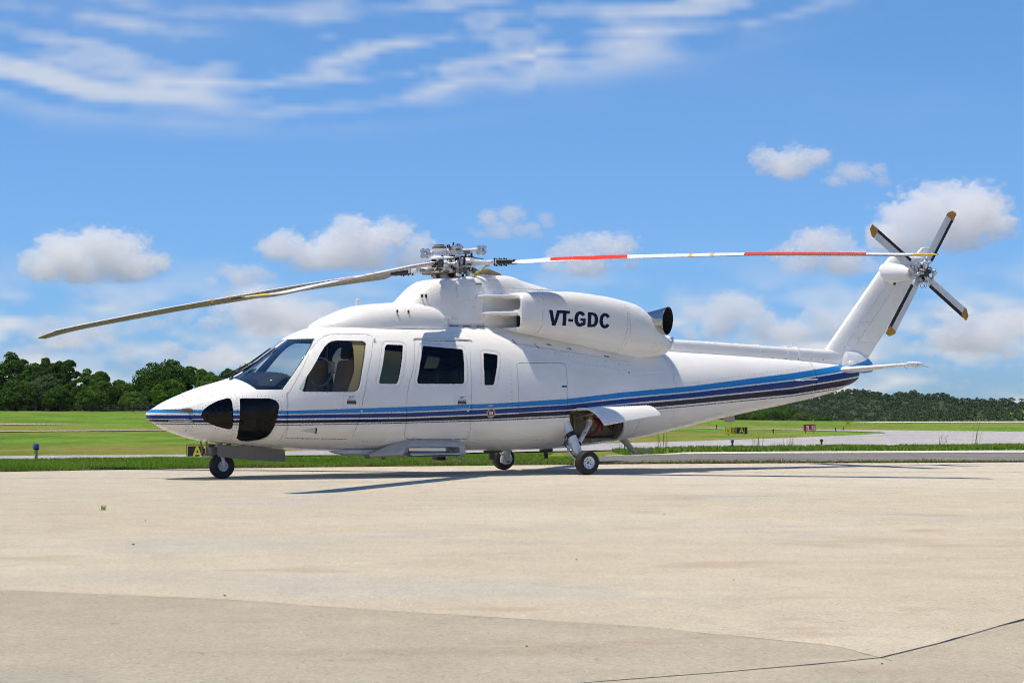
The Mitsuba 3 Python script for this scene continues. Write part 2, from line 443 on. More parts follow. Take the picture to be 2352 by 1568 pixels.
WINDSCREEN = Polygon([(2.883, 1.18), (2.306, 1.868), (2.55, 1.868), (2.75, 1.9), (3.6, 1.5), (3.335, 1.365), (3.30, 1.31), (3.262, 1.262), (3.222, 1.21), (3.20, 1.18)])
BAY = rounded([(-1.408, 0.90), (-1.412, 0.80), (-1.492, 0.596), (-1.56, 0.40), (-1.58, 0.2), (-2.2, 0.2), (-2.571, 0.472), (-2.539, 0.535), (-2.49, 0.623), (-2.42, 0.73), (-2.36, 0.86), (-2.30, 0.925), (-1.70, 0.925)], .01)
WINDOWS = dict(cockpit=COCKPIT_WIN, cabin=CABIN_WIN, door=CABIN_DOOR_WIN, rear=REAR_WIN, nose=NOSE_WIN, chin=CHIN_WIN)
POST = .045

shell = outer - inner
cuts = m3.Manifold()
for q in WINDOWS.values():
    cuts = cuts + prism(q, .12, 1.3) + prism(q, -1.3, -.12)
wpr = prism(WINDSCREEN, POST, 1.3) + prism(WINDSCREEN, -1.3, -POST)
baycut = prism(BAY, .30, 1.3) + prism(BAY, -1.3, -.30)
nosebay = prism(Polygon([(3.62, .2), (3.62, .56), (2.62, .56), (2.62, .2)]), -.19, .19)
doors = prism(COCKPIT_DOOR, .3, 1.3) + prism(CABIN_DOOR, .3, 1.3) + prism(BAGGAGE, .3, 1.3)
skin_in = man(loft(BXS, lambda X: sec(X, .011), 132))


def groove(poly, width=.011, y0=.2, y1=1.3):
    ring = poly.buffer(width / 2).difference(poly.buffer(-width / 2))
    return prism(ring, y0, y1) - skin_in


def groove_line(pts, width=.011, y0=-1.3, y1=1.3):
    return prism(LineString(pts).buffer(width / 2), y0, y1) - skin_in


grooves = m3.Manifold()
for q in (CABIN_WIN, REAR_WIN, CABIN_DOOR_WIN):
    grooves = grooves + groove(q.buffer(.045), .009)
for line in ([(4.03, .3), (4.03, 1.4)], [(2.845, 1.12), (2.845, .40)], [(3.47, 1.12), (3.47, .45)], [(-2.75, .3), (-2.72, .95)], [(-6.35, .9), (-6.28, 1.9)], [(-3.35, 1.3), (-3.32, 2.1)], [(-.58, 1.85), (-1.6, 1.72), (-2.6, 1.60)]):
    grooves = grooves + groove_line(line, .011)
fus = shell - cuts - wpr - baycut - doors - nosebay - grooves
hbody('fuselage', fus, 'fuselage_paint')
label(HELI + '__fuselage', 'white fuselage and tail boom with light blue, blue and navy stripes')

# doors cut from the same skin, a hair smaller than their openings
GAP = .0065
dskin = shell - cuts
k = hbody('cockpit_door', dskin ^ prism(COCKPIT_DOOR.buffer(-GAP), .3, 1.3), 'fuselage_paint'); label(k, 'cockpit door with large window')
CD = k
k = hbody('cabin_door', (dskin - groove(CABIN_DOOR_WIN.buffer(.045), .009)) ^ prism(CABIN_DOOR.buffer(-GAP), .3, 1.3), 'fuselage_paint'); label(k, 'cabin door with wide dark window')
BD = k
k = hbody('baggage_door', dskin ^ prism(BAGGAGE.buffer(-GAP), .3, 1.3), 'fuselage_paint'); label(k, 'square baggage door behind the rear window')
GD = k

# panes
def pane(name, poly, mat, parent=HELI, off=-.010, side=1):
    m = drape(poly.buffer(.004), off, .06, side)
    return hp(name, m, mat, parent, True)


pane('window', COCKPIT_WIN, 'clear_glass', CD)
pane('window', CABIN_DOOR_WIN, 'tinted_glass', BD)
for nm, q, mt in (('cabin_window', CABIN_WIN, 'tinted_glass'), ('cabin_window', REAR_WIN, 'tinted_glass'), ('nose_window', NOSE_WIN, 'dark_glass'), ('chin_window', CHIN_WIN, 'dark_glass')):
    k = pane(nm, q, mt)
    label(k, {id(CABIN_WIN): 'narrow tinted window between the two doors', id(REAR_WIN): 'small tapered window behind the cabin door', id(NOSE_WIN): 'dark pointed window in the nose side', id(CHIN_WIN): 'dark chin window below the windscreen'}[id(q)])
for nm, q, mt in (('starboard_window', COCKPIT_WIN, 'clear_glass'), ('starboard_window', CABIN_DOOR_WIN, 'tinted_glass'), ('starboard_window', CABIN_WIN, 'tinted_glass'), ('starboard_window', REAR_WIN, 'tinted_glass'), ('starboard_window', NOSE_WIN, 'dark_glass'), ('starboard_window', CHIN_WIN, 'dark_glass')):
    pane(nm, q, mt, side=-1)
# windscreen panes: cut from a thin skin just inside the surface
gl_o = loft(BXS, lambda X: sec(X, .008), 132)
go = man(gl_o) - man(loft(BXS, lambda X: sec(X, .0105), 132))
for sgn, nm in ((1, 'windscreen'), (-1, 'windscreen')):
    w = tm(go ^ (prism(WINDSCREEN.buffer(.006), POST - .006, 1.3) if sgn > 0 else prism(WINDSCREEN.buffer(.006), -1.3, -POST + .006)))
    tri = w.vertices[w.faces]; c = tri.mean(1); n = np.cross(tri[:, 1] - tri[:, 0], tri[:, 2] - tri[:, 0]); n /= np.linalg.norm(n, axis=1, keepdims=True) + 1e-12
    keep = ((n * body_normal(c)).sum(1) > .6)
    w = trimesh.Trimesh(w.vertices, w.faces[keep], process=False); w.remove_unreferenced_vertices()
    k = hp(nm, w, 'windscreen_glass', HELI, True)
    label(k, 'port windscreen pane with sky seen through it' if sgn > 0 else 'far windscreen pane beyond the centre post')

# interior lining, dark, with the same openings
ax = np.linspace(-2.8, 3.98, 110)
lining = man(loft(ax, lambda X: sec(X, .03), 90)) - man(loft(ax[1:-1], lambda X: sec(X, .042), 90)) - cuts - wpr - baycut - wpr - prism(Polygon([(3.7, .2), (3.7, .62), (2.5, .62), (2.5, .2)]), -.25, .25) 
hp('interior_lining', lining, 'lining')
lim = man(loft(ax, lambda X: sec(X, .045), 90))


def inside(m, nm, mat, smooth=30):
    return hp(nm, tm(man(m) ^ lim), mat, HELI, smooth)


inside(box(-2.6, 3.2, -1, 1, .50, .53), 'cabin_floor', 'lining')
# cream bulkhead behind the crew, with an opening
bh = prism(Polygon([(1.66, .5), (1.72, 2.1), (1.76, 2.1), (1.70, .5)]), -1, 1) - man(box(1.5, 1.9, -.42, .42, 1.0, 1.85))
hp('bulkhead', tm(bh ^ lim), 'pale_panel')
hp('cabin_partition', tm((prism(Polygon([(1.60, .5), (1.66, 2.1), (1.69, 2.1), (1.63, .5)]), -1, 1) - man(box(1.5, 1.9, -.42, .42, 1.0, 1.85))) ^ lim), 'lining')
# cream door-post trim at the aft edge of the cockpit window
hp('door_post_trim', drape(Polygon([(1.86, 1.13), (2.02, 1.13), (1.90, 1.42), (1.86, 1.70), (1.84, 1.86), (1.66, 1.86), (1.70, 1.66), (1.79, 1.40)]), -.055, .05), 'cream_panel')
for sy in (1, -1):
    st = rbox(1.86, 2.36, sy * .46 - .24, sy * .46 + .24, .86, 1.02, .05)
    k = hp('seat', cat(st, rbox(2.0, 2.2, sy * .46 - .15, sy * .46 + .15, .53, .86, .02)), 'seat_pale')
    back = rbox(-.07, .07, -.23, .23, 0, .62, .06)
    back.apply_transform(trimesh.transformations.rotation_matrix(-.22, [0, 1, 0])); back.apply_translation([1.93, sy * .46, .98])
    hp('backrest', back, 'seat_tan', k)
    hr = rbox(-.045, .045, -.13, .13, 0, .22, .04); hr.apply_transform(trimesh.transformations.rotation_matrix(-.15, [0, 1, 0])); hr.apply_translation([1.83, sy * .46, 1.60])
    hp('headrest', hr, 'navy_cloth', k)
# instrument panel and glareshield
hp('instrument_panel', cat(rbox(2.86, 2.98, -.66, .66, .78, 1.22, .03), rbox(2.55, 2.9, -.16, .16, .53, .98, .03)), 'black_plastic')
gs = prism(Polygon([(2.74, 1.26), (2.80, 1.40), (2.93, 1.42), (3.10, 1.32), (3.12, 1.24), (2.9, 1.22)]), -.68, .68)
hp('glareshield', tm(gs ^ man(loft(ax, lambda X: sec(X, .06), 90))), 'navy_cloth')
# grab hoop and vent on the cockpit door window (ring seen behind the glass)
a = np.linspace(0, 2 * np.pi, 40)
ring = np.stack([2.33 + .17 * np.cos(a), np.full(40, .74), 1.42 + .185 * np.sin(a)], 1)
hp('control_hoop', tube(ring, .011, 8, False), 'taupe_paint')
panel = rbox(2.10, 2.20, .70, .73, 1.40, 1.56, .01)
hp('switch_panel', panel, 'taupe_paint')
dots = [cyl((2.12 + .03 * i, .73, 1.43 + .03 * j), (2.12 + .03 * i, .737, 1.43 + .03 * j), .007, n=8) for i in range(3) for j in range(4)]
hp('switch_row', cat(*dots), 'white_satin')
# overhead console strip
hp('overhead_console', tm(man(rbox(1.8, 2.45, -.22, .22, 1.86, 1.97, .03)) ^ lim), 'black_plastic')
# cabin seats seen dimly
for x in (0.55, -.6):
    for y in (-.55, 0, .55):
        hp('cabin_seat', cat(rbox(x - .25, x + .25, y - .25, y + .25, .75, .95, .05), rbox(x - .32, x - .18, y - .24, y + .24, .9, 1.5, .05)), 'navy_cloth')


# ------------------------------------------------------------------ roof fairings, pylon, engine cowlings
def sloft(rows, nx=70, nth=90, yc=0.0):
    f = stations(rows); r = np.array(sorted(rows)); xs = np.linspace(r[0, 0], r[-1, 0], nx)
    ends = (r[-1, 0] - r[0, 0]) * .004
    ycs = None
    if r.shape[1] > 7:
        ycs = PchipInterpolator(r[:, 0], r[:, 7])(xs)
    return loft(xs, lambda X: f(X)[:6], nth, ycs if ycs is not None else np.full(nx, yc))


# front roof fairing (over the cabin)
FAIR = [(2.16, 2.05, 2.02, .05, 2.03, 2, 2), (2.10, 2.10, 1.98, .22, 2.02, 2.2, 2), (1.97, 2.170, 1.95, .36, 2.02, 2.3, 2), (1.71, 2.282, 1.93, .47, 2.03, 2.4, 2), (1.48, 2.352, 1.92, .53, 2.04, 2.5, 2),
        (1.12, 2.395, 1.92, .57, 2.06, 2.7, 2), (.77, 2.42, 1.92, .58, 2.07, 2.9, 2), (.52, 2.40, 1.92, .575, 2.07, 3.0, 2), (.40, 2.365, 1.92, .555, 2.07, 2.7, 2), (.31, 2.30, 1.92, .51, 2.07, 2.4, 2), (.26, 2.2, 1.92, .43, 2.05, 2.2, 2)]
k = hp('roof_fairing', sloft(FAIR), 'white_paint'); label(k, 'long white fairing on the cabin roof'); RF = k
hp('roof_antenna', rbox(1.40, 1.47, -.02, .02, 2.33, 2.45, .015), 'white_satin')
for x in (.93, 1.10):
    hp('latch', rbox(x - .008, x + .008, .535, .575, 2.24, 2.285, .004), 'black_print', RF)
# pylon dome ahead of the mast, pylon body behind
DOME = [(1.02, 2.30, 2.0, .22, 2.15, 2.4, 2), (.95, 2.36, 2.0, .30, 2.16, 2.5, 2), (.80, 2.455, 2.0, .365, 2.18, 2.7, 2), (.66, 2.585, 2.0, .40, 2.2, 2.9, 2), (.56, 2.672, 2.0, .42, 2.22, 3.1, 2), (.47, 2.722, 2.0, .435, 2.23, 3.4, 2), (.33, 2.758, 2.0, .45, 2.25, 3.8, 2), (.215, 2.775, 2.0, .455, 2.25, 4.2, 2)]
k = hp('pylon_dome', sloft(DOME, 50), 'white_paint'); label(k, 'rounded white dome in front of the rotor mast'); PD = k
for x in (.585, .645):
    hp('latch', rbox(x - .006, x + .006, .37, .43, 2.47, 2.52, .003), 'black_print', PD)
PYL = [(.22, 2.77, 1.95, .40, 2.2, 5, 2), (-.1, 2.805, 1.95, .40, 2.2, 5.5, 2), (-.5, 2.838, 1.95, .40, 2.2, 5.5, 2), (-.82, 2.835, 1.95, .40, 2.2, 5, 2), (-1.06, 2.775, 1.92, .39, 2.2, 4.4, 2), (-1.4, 2.70, 1.9, .37, 2.2, 4, 2), (-1.73, 2.625, 1.85, .33, 2.2, 3.6, 2), (-2.2, 2.50, 1.8, .28, 2.1, 3, 2), (-2.8, 2.30, 1.75, .22, 2.0, 2.6, 2), (-3.3, 2.05, 1.7, .16, 1.9, 2.4, 2)]
pylf = stations(PYL)
pyl = man(sloft(PYL, 90))
pyskin = man(sloft([(r[0], r[1] - .010, r[2], r[3] - .010, *r[4:]) for r in PYL], 90))
gpoly = [rounded([(.10, 2.66), (.10, 2.46), (-.20, 2.46), (-.20, 2.66)], .04), rounded([(-.33, 2.64), (-.33, 1.9), (-1.6, 1.9), (-1.6, 2.64)], .05), Polygon([(-.70, 2.5), (-.705, 2.9), (-.712, 2.9), (-.707, 2.5)])]
for g in gpoly[:2]:
    pyl = pyl - (prism(g.buffer(.007).difference(g.buffer(-.007)), .2, .6) - pyskin)
k = hp('rotor_pylon', pyl, 'white_paint'); label(k, 'flat sided white pylon under the main rotor'); PY = k
hp('vent', rbox(-.30, -.21, .385, .402, 2.675, 2.70, .008), 'brown_metal', PY)
for x, z in ((.12, 2.36), (-.02, 2.36), (-.17, 2.37)):
    hp('fastener', cyl((x, .38, z), (x, .404, z), .008, n=8), 'bare_metal', PY)
for x in (.05, -.15, -.5):
    hp('hinge', rbox(x - .035, x + .035, .33, .385, 2.79 - .0 * x, 2.825, .008), 'white_satin', PY)
hp('open_cover', tube([(-.52, -.30, 2.84), (-.62, -.32, 2.885), (-.78, -.32, 2.90), (-.95, -.3, 2.86), (-1.05, -.28, 2.80)], [.03, .06, .07, .05, .02], 10), 'olive_paint', PY)
for i in range(9):
    x = .25 - i * .07
    hp('drain_gap', rbox(x - .03, x + .03, .39, .408, 2.085, 2.095, .003), 'black_print', PY) if i % 3 else None

NAC = [(-.62, 2.53, 2.045, .375, 2.28, 4.5, 4, .60), (-.66, 2.555, 2.03, .39, 2.28, 4.5, 4, .60), (-.8, 2.57, 2.0, .40, 2.27, 4.2, 3.6, .60), (-1.0, 2.585, 1.965, .405, 2.26, 4, 3.2, .60), (-1.47, 2.60, 1.885, .405, 2.24, 3.6, 2.8, .60), (-2.05, 2.562, 1.79, .40, 2.18, 3.2, 2.6, .59),
       (-2.5, 2.495, 1.708, .39, 2.12, 2.9, 2.5, .57), (-2.68, 2.45, 1.688, .385, 2.08, 2.8, 2.5, .565), (-2.80, 2.385, 1.682, .38, 2.05, 2.6, 2.5, .56), (-2.9, 2.27, 1.682, .375, 2.0, 2.5, 2.4, .555), (-3.0, 2.14, 1.688, .37, 1.95, 2.5, 2.3, .55), (-3.1, 2.04, 1.70, .36, 1.91, 2.4, 2.2, .54), (-3.2, 1.975, 1.722, .34, 1.88, 2.3, 2.1, .53), (-3.27, 1.945, 1.76, .31, 1.87, 2.2, 2.0, .51), (-3.33, 1.915, 1.80, .25, 1.865, 2, 2, .49)]
nrow = np.array(sorted(NAC)); nP = [PchipInterpolator(nrow[:, 0], nrow[:, i]) for i in range(1, 8)]


def nacY(X, Z):
    zt, zb, w, zc, nt, nb, yc = [p(X) for p in nP]
    up = Z >= zc; t = np.clip(np.where(up, (Z - zc) / (zt - zc), (zc - Z) / (zc - zb)), 0, 1); n = np.where(up, nt, nb)
    return yc + w * (1 - t ** n) ** (1 / n)


nac = man(sloft(NAC, 110))
# hollow intake: two openings at the front, split by a shelf
upper_in = man(rbox(-1.05, -.55, .22, .935, 2.315, 2.485, .06)); lower_in = man(rbox(-1.25, -.55, .22, .935, 2.07, 2.24, .05))
nskin = man(sloft([(r[0], r[1] - .010, r[2] + .010, r[3] - .010, *r[4:]) for r in NAC], 110))
ncut = m3.Manifold()
for pts in ([(-.93, 1.8), (-.94, 2.30)], [(-2.33, 1.6), (-2.42, 2.0), (-2.40, 2.6)], [(-.98, 2.45), (-.88, 2.565)]):
    ncut = ncut + (prism(LineString(pts).buffer(.0055), .5, 1.3) - nskin)
for sgn, nm in ((1, 'engine_cowling'), (-1, 'engine_cowling')):
    body = nac - upper_in - lower_in - ncut
    m = tm(body)
    k = hp(nm, m if sgn > 0 else mirror(m), 'white_paint')
    label(k, 'port engine cowling carrying the dark blue registration' if sgn > 0 else 'engine cowling on the far side')
    if sgn > 0: NK = k
    sh = [rbox(-.30, -.70, .38, .93, 2.255, 2.29, .012), rbox(-.24, -.72, .38, .86, 2.50, 2.53, .012)]
    for q in sh:
        # taper the lips towards the pylon wall at their front
        t = np.clip((q.vertices[:, 0] + .62) / .36, 0, 1)
        q.vertices[:, 1] = q.vertices[:, 1] * (1 - t) + (.38 + (q.vertices[:, 1] - .38) * .35) * t
        hp('intake_lip', q if sgn > 0 else mirror(q), 'white_paint', k)
    bk = rbox(-1.04, -1.0, .43, .94, 2.3, 2.5, .01); q = rbox(-.86, -.82, .46, .93, 2.06, 2.25, .01)
    hp('intake_screen', q if sgn > 0 else mirror(q), 'soot', k)
    ins = rbox(-1.0, -.94, .46, .93, 2.33, 2.48, .01)
    hp('intake_screen', ins if sgn > 0 else mirror(ins), 'pale_panel', k)
    hp('rear_lip', (lambda q: q if sgn > 0 else mirror(q))(tube([(-3.12, .93, 1.80), (-3.20, .90, 1.90), (-3.26, .80, 1.965), (-3.31, .62, 1.985), (-3.33, .40, 1.99), (-3.32, .2, 1.985)], [.008, .016, .020, .020, .020, .012], 10)), 'white_paint', k)
    e0, ed = np.array([-2.80, .50, 2.125]), np.array([-.50, .76, .15]); ed /= np.linalg.norm(ed)
    def scarf(m, r0):
        v = m.vertices; d = v - e0; al = d @ ed; side = d - np.outer(al, ed)
        m.vertices = v + np.outer(np.clip((al - .25) / .25, 0, 1.2) * (side[:, 2] * .22), ed); return m
    pipe = scarf(lathe([(.180, 0), (.180, .25), (.187, .37), (.195, .48), (.200, .525), (.197, .530)], e0, ed, 48), 0)
    k2 = hp('exhaust_pipe', pipe if sgn > 0 else mirror(pipe), 'chrome', HELI, True)
    label(k2, 'polished exhaust pipe at the rear of the cowling' if sgn > 0 else 'exhaust pipe on the far side')
    s_ = cat(scarf(lathe([(.197, .530), (.192, .52), (.182, .36), (.172, .25), (.165, .10), (.001, .10)], e0, ed, 48), 0))
    hp('soot_liner', s_ if sgn > 0 else mirror(s_), 'soot', k2)
# rivets along the rear joint of the port cowling
rv = []
for t in np.linspace(0, 1, 22):
    X, Z = -2.33 - .08 * math.sin(t * 2.2), 1.76 + t * .66
    y = float(nacY(X + .03, Z)); rv.append(cyl((X + .03, y - .004, Z), (X + .03, y + .0015, Z), .0065, n=6))
for a in np.linspace(0, 2 * np.pi, 9)[:-1]:
    X, Z = -2.93 + .09 * math.cos(a), 1.83 + .07 * math.sin(a); y = float(nacY(X, Z)); rv.append(cyl((X, y - .004, Z), (X, y + .0015, Z), .006, n=6))
key = hp('rivets', cat(*rv), 'dark_metal', NK); label(key, kind='stuff')
# registration letters, draped on the cowling side
def lettering(name, text, height, X0, Z0, slope, fn, mat, parent, stretch=1.0, bold=True, lift=.0025, rot=0.0):
    m = meshkit.text_mesh(text, height, .002, bold)
    v, f = trimesh.remesh.subdivide_to_size(m.vertices, m.faces, .03)
    tx, ty, tz = v[:, 0] * stretch, v[:, 1], v[:, 2]
    X = X0 - tx; Z = Z0 + ty - slope * tx
    Y = fn(X, Z) + lift + tz
    return hp(name, trimesh.Trimesh(np.stack([X, Y, Z], 1), f, process=False), mat, parent, False)


def arc_ring(cx, cy, rx, ry, t, a0, a1):
    q = np.radians(np.linspace(a0, a1, 40)); o = np.c_[cx + rx * np.cos(q), cy + ry * np.sin(q)]; n_ = np.c_[cx + (rx - t) * np.cos(q), cy + (ry - t * .92) * np.sin(q)]
    return Polygon(np.vstack([o, n_[::-1]])).buffer(0)


GLYPH = {
    'V': Polygon([(0, 1), (.235, 1), (.375, .30), (.515, 1), (.75, 1), (.49, 0), (.25, 0)]),
    'T': Polygon([(0, 1), (.67, 1), (.67, .80), (.45, .80), (.45, 0), (.215, 0), (.215, .80), (0, .80)]),
    '-': Polygon([(0, .27), (.32, .27), (.32, .46), (0, .46)]),
    'G': shapely.union_all([arc_ring(.39, .5, .39, .52, .235, 36, 318), Polygon([(.40, .37), (.40, .54), (.77, .54), (.77, .14), (.66, .06), (.57, .16), (.57, .37)])]),
    'D': Polygon([(0, 0), (0, 1), (.30, 1), (.50, .96), (.63, .84), (.70, .66), (.715, .5), (.70, .34), (.63, .16), (.50, .04), (.30, 0)], [[(.235, .19), (.29, .19), (.39, .22), (.45, .31), (.475, .5), (.45, .69), (.39, .78), (.29, .81), (.235, .81)]]),
    'C': arc_ring(.39, .5, .39, .52, .235, 34, 326),
}
for ch, x0, zz, L in (('V', -1.041, 2.100, .215), ('T', -1.218, 2.103, .212), ('-', -1.362, 2.101, .212), ('G', -1.461, 2.096, .212), ('D', -1.684, 2.088, .212), ('C', -1.882, 2.080, .212)):
    m = trimesh.creation.extrude_polygon(GLYPH[ch], .010, engine='earcut')
    v, f = trimesh.remesh.subdivide_to_size(m.vertices, m.faces, .14)
    gx_, gy_ = v[:, 0] * L * 1.17, v[:, 1] * L; ca, sa = math.cos(.035), math.sin(.035)
    X, Z = x0 - gx_ * ca - (gy_ - L) * sa * 1.0, zz + gy_ * ca - gx_ * sa * .6
    k = hp('letter', trimesh.Trimesh(np.stack([X, nacY(X, Z) + .0015 + v[:, 2] * .2, Z], 1), f, process=False), 'registration_paint', NK, False)
    label(k, 'dark blue dash of the registration' if ch == '-' else f'dark blue letter {ch} of the registration')
# small placards under the cowling edge
for x, z, L in ((-1.16, 1.852, .085), (-1.50, 1.80, .075), (-2.13, 1.70, .085)):
    hp('placard', drape(Polygon([(x, z), (x - L, z - .01), (x - L, z - .028), (x, z - .018)]), .002, .02), 'black_print')
for x, z in ((-.60, 1.905), (-.95, 1.855)):
    hp('cowl_latch', drape(Polygon([(x, z), (x - .014, z - .004), (x - .05, z - .075), (x - .036, z - .075)]), .004, .02), 'black_print')

# ------------------------------------------------------------------ tail: spine, fin, stabiliser
SPINE = [(-3.2, 1.97, 1.66, .10, 1.86, 3, 2), (-3.32, 1.98, 1.66, .145, 1.87, 3.5, 2), (-3.76, 1.976, 1.66, .15, 1.87, 3.5, 2), (-4.24, 1.964, 1.65, .145, 1.85, 3.5, 2), (-5.23, 1.922, 1.62, .13, 1.80, 3.4, 2), (-6.16, 1.885, 1.58, .12, 1.76, 3.2, 2), (-6.75, 1.87, 1.55, .11, 1.74, 3, 2), (-7.1, 1.87, 1.55, .09, 1.74, 3, 2)]
k = hp('tail_spine', sloft(SPINE, 60), 'white_paint'); label(k, 'long white drive shaft cover along the tail boom'); SP = k
for x in (-4.98, -5.36, -5.90, -6.12):
    z = float(PchipInterpolator([-6.75, -3.2], [1.87, 1.98])(x))
    hp('cover_strap', tube([(x, .13, z - .12), (x, .135, z - .05), (x, .10, z - .001), (x, 0, z + .012), (x, -.1, z)], .008, 6), 'white_satin', SP)
rv = [cyl((x, .10, 1.735 - .035 * (x + 3.6) / -3), (x, .158 - .011 * (-x - 3.5), 1.735 - .035 * (x + 3.6) / -3), .006, n=6) for x in np.linspace(-3.6, -6.6, 13)]
key = hp('fasteners', cat(*rv), 'dark_metal', SP); label(key, kind='stuff')
ub = sloft([(-3.05, 1.93, 1.7, .12, 1.82, 2.2, 2), (-3.2, 1.955, 1.7, .20, 1.82, 2.4, 2), (-3.36, 1.95, 1.7, .22, 1.82, 2.4, 2), (-3.46, 1.88, 1.7, .2, 1.8, 2.2, 2)], 24, 60)
hp('spine_fairing', ub, 'white_paint')


def airfoil(n=28, t=.12):
    """Unit-chord symmetric section, from the leading edge (0) round to the trailing edge (1)."""
    b = np.linspace(0, np.pi, n); x = (1 - np.cos(b)) / 2
    y = 5 * t * (.2969 * np.sqrt(x) - .126 * x - .3516 * x ** 2 + .2843 * x ** 3 - .1036 * x ** 4)
    return np.r_[x, x[-2:0:-1]], np.r_[y, -y[-2:0:-1]]


def ring_loft(rings):
    rings = np.asarray(rings, float); N, n = rings.shape[:2]; v = rings.reshape(-1, 3); f = []
    i, j = np.meshgrid(np.arange(N - 1), np.arange(n), indexing='ij'); k = (j + 1) % n
    a, b, c, d = i * n + j, i * n + k, (i + 1) * n + k, (i + 1) * n + j
    f = np.vstack([np.stack([a.ravel(), b.ravel(), c.ravel()], 1), np.stack([a.ravel(), c.ravel(), d.ravel()], 1)])
    v = np.vstack([v, rings[0].mean(0), rings[-1].mean(0)]); jj = np.arange(n); kk = (jj + 1) % n
    f = np.vstack([f, np.stack([np.full(n, N * n), kk, jj], 1), np.stack([np.full(n, N * n + 1), (N - 1) * n + jj, (N - 1) * n + kk], 1)])
    m = trimesh.Trimesh(v, f, process=False)
    if m.volume < 0: m.invert()
    return m


ax_, ay_ = airfoil(28, .19)
LE = lambda z: -6.72 - .857 * (z - 1.87)
TE = lambda z: -7.62 - .817 * (z - 1.77)
rings = []
zs = np.r_[np.linspace(1.45, 3.33, 24), 3.39, 3.42]
for z in zs:
    sh = 1.0 if z < 3.36 else (.86 if z < 3.4 else .55)
    le, te = LE(z), TE(z); c = le - te; mid = (le + te) / 2
    rings.append(np.stack([le - ax_ * c if sh == 1 else mid + (c / 2 - ax_ * c) * (1 - (1 - sh) * .25), ay_ * c * sh, np.full(len(ax_), z)], 1))
fin = ring_loft(rings)
pr('fin_paint', mikit.proc(lambda p, n, uv: (lambda X, Z: mix(mix((.80, .80, .79), (.74, .735, .72), smoothstep(.40, .75, fbm(X * 3, Z * 3, p.y * 2, 4))), (.030, .25, .56), smoothstep(-.004, .004, (1.615 + (-7.13 - X) * .27) - Z) * smoothstep(-.004, .004, -6.9 - X)))(hloc(p)[0], p.z)), .3, clearcoat=.3)
k = hp('tail_fin', fin, 'fin_paint'); label(k, 'swept white tail fin'); FN = k
# raised joints and rivet rows on the fin's port face
def finY(X, Z):
    c = LE(Z) - TE(Z); x = np.clip((LE(Z) - X) / c, 0, 1)
    return 5 * .19 * (.2969 * np.sqrt(x) - .126 * x - .3516 * x ** 2 + .2843 * x ** 3 - .1036 * x ** 4) * c


seam, rv = [], []
for fr in (.27, .50):
    pts = [(LE(z) - fr * (LE(z) - TE(z)), z) for z in np.linspace(1.75, 3.1 if fr > .4 else 3.35, 30)]
    seam.append(tube([(x, float(finY(x, z)) + .0005, z) for x, z in pts], .0022, 5))
    for x, z in pts[::1]:
        x2 = x - .02; rv.append(cyl((x2, float(finY(x2, z)) - .004, z), (x2, float(finY(x2, z)) + .0015, z), .0055, n=6))
for z, a, b in ((2.05, .27, .5), (2.3, .27, .5), (1.98, .55, .98)):
    pts = [(LE(z) - fr * (LE(z) - TE(z)), z) for fr in np.linspace(a, b, 9)]
    seam.append(tube([(x, float(finY(x, z)) + .0005, z) for x, z in pts], .002, 5))
    for x, z2 in pts: rv.append(cyl((x, float(finY(x, z + .02)) - .004, z + .02), (x, float(finY(x, z + .02)) + .0015, z + .02), .005, n=6))
key = hp('seams', cat(*seam), 'grey_paint', FN); label(key, kind='stuff')
key = hp('rivets', cat(*rv), 'dark_metal', FN); label(key, kind='stuff')
hp('antenna_hook', tube([(-8.55, 0, 3.38), (-8.70, 0, 3.52), (-8.735, 0, 3.56), (-8.79, 0, 3.57), (-8.99, 0, 3.555)], [.035, .028, .02, .016, .011], 8), 'white_satin', FN)
# stabiliser, through the boom
for sgn in (1, -1):
    rings = []
    for y in np.r_[np.linspace(.02, 1.42, 16), 1.49, 1.52]:
        s = y / 1.52; le, te = -6.86 - .19 * s, -7.40 + .02 * s; z = 1.535 + .075 * s; c = (le - te)
        th = (.17 - .07 * s) * (1 if y < 1.45 else (.8 if y < 1.5 else .35))
        rings.append(np.stack([le - ax_ * c, np.full(len(ax_), sgn * y), z + ay_ / .19 * th * c * 1.25], 1))
    k = hp('stabiliser', ring_loft(rings), 'white_paint'); label(k, 'white tailplane on the near side' if sgn > 0 else 'tailplane on the far side')
    tipl = lathe([(.001, -.17), (.03, -.13), (.042, -.03), (.040, .08), (.022, .16), (.001, .2)], (-7.24, sgn * 1.525, 1.612), (-1, 0, 0), 16)
    hp('tip_fairing', tipl, 'white_satin', k)
    hp('tip_light', lathe([(.001, -.03), (.018, -.015), (.02, .01), (.001, .03)], (-7.27, sgn * 1.56, 1.605), (-1, 0, 0), 12), 'bare_metal', k)
    hp('static_wick', cat(tube([(-7.36, sgn * 1.5, 1.605), (-7.45, sgn * 1.51, 1.59), (-7.54, sgn * 1.515, 1.56)], .003, 5), tube([(-7.34, sgn * 1.35, 1.6), (-7.45, sgn * 1.35, 1.56)], .003, 5), tube([(-7.34, sgn * 1.15, 1.595), (-7.42, sgn * 1.15, 1.55)], .003, 5)), 'black_plastic', k)
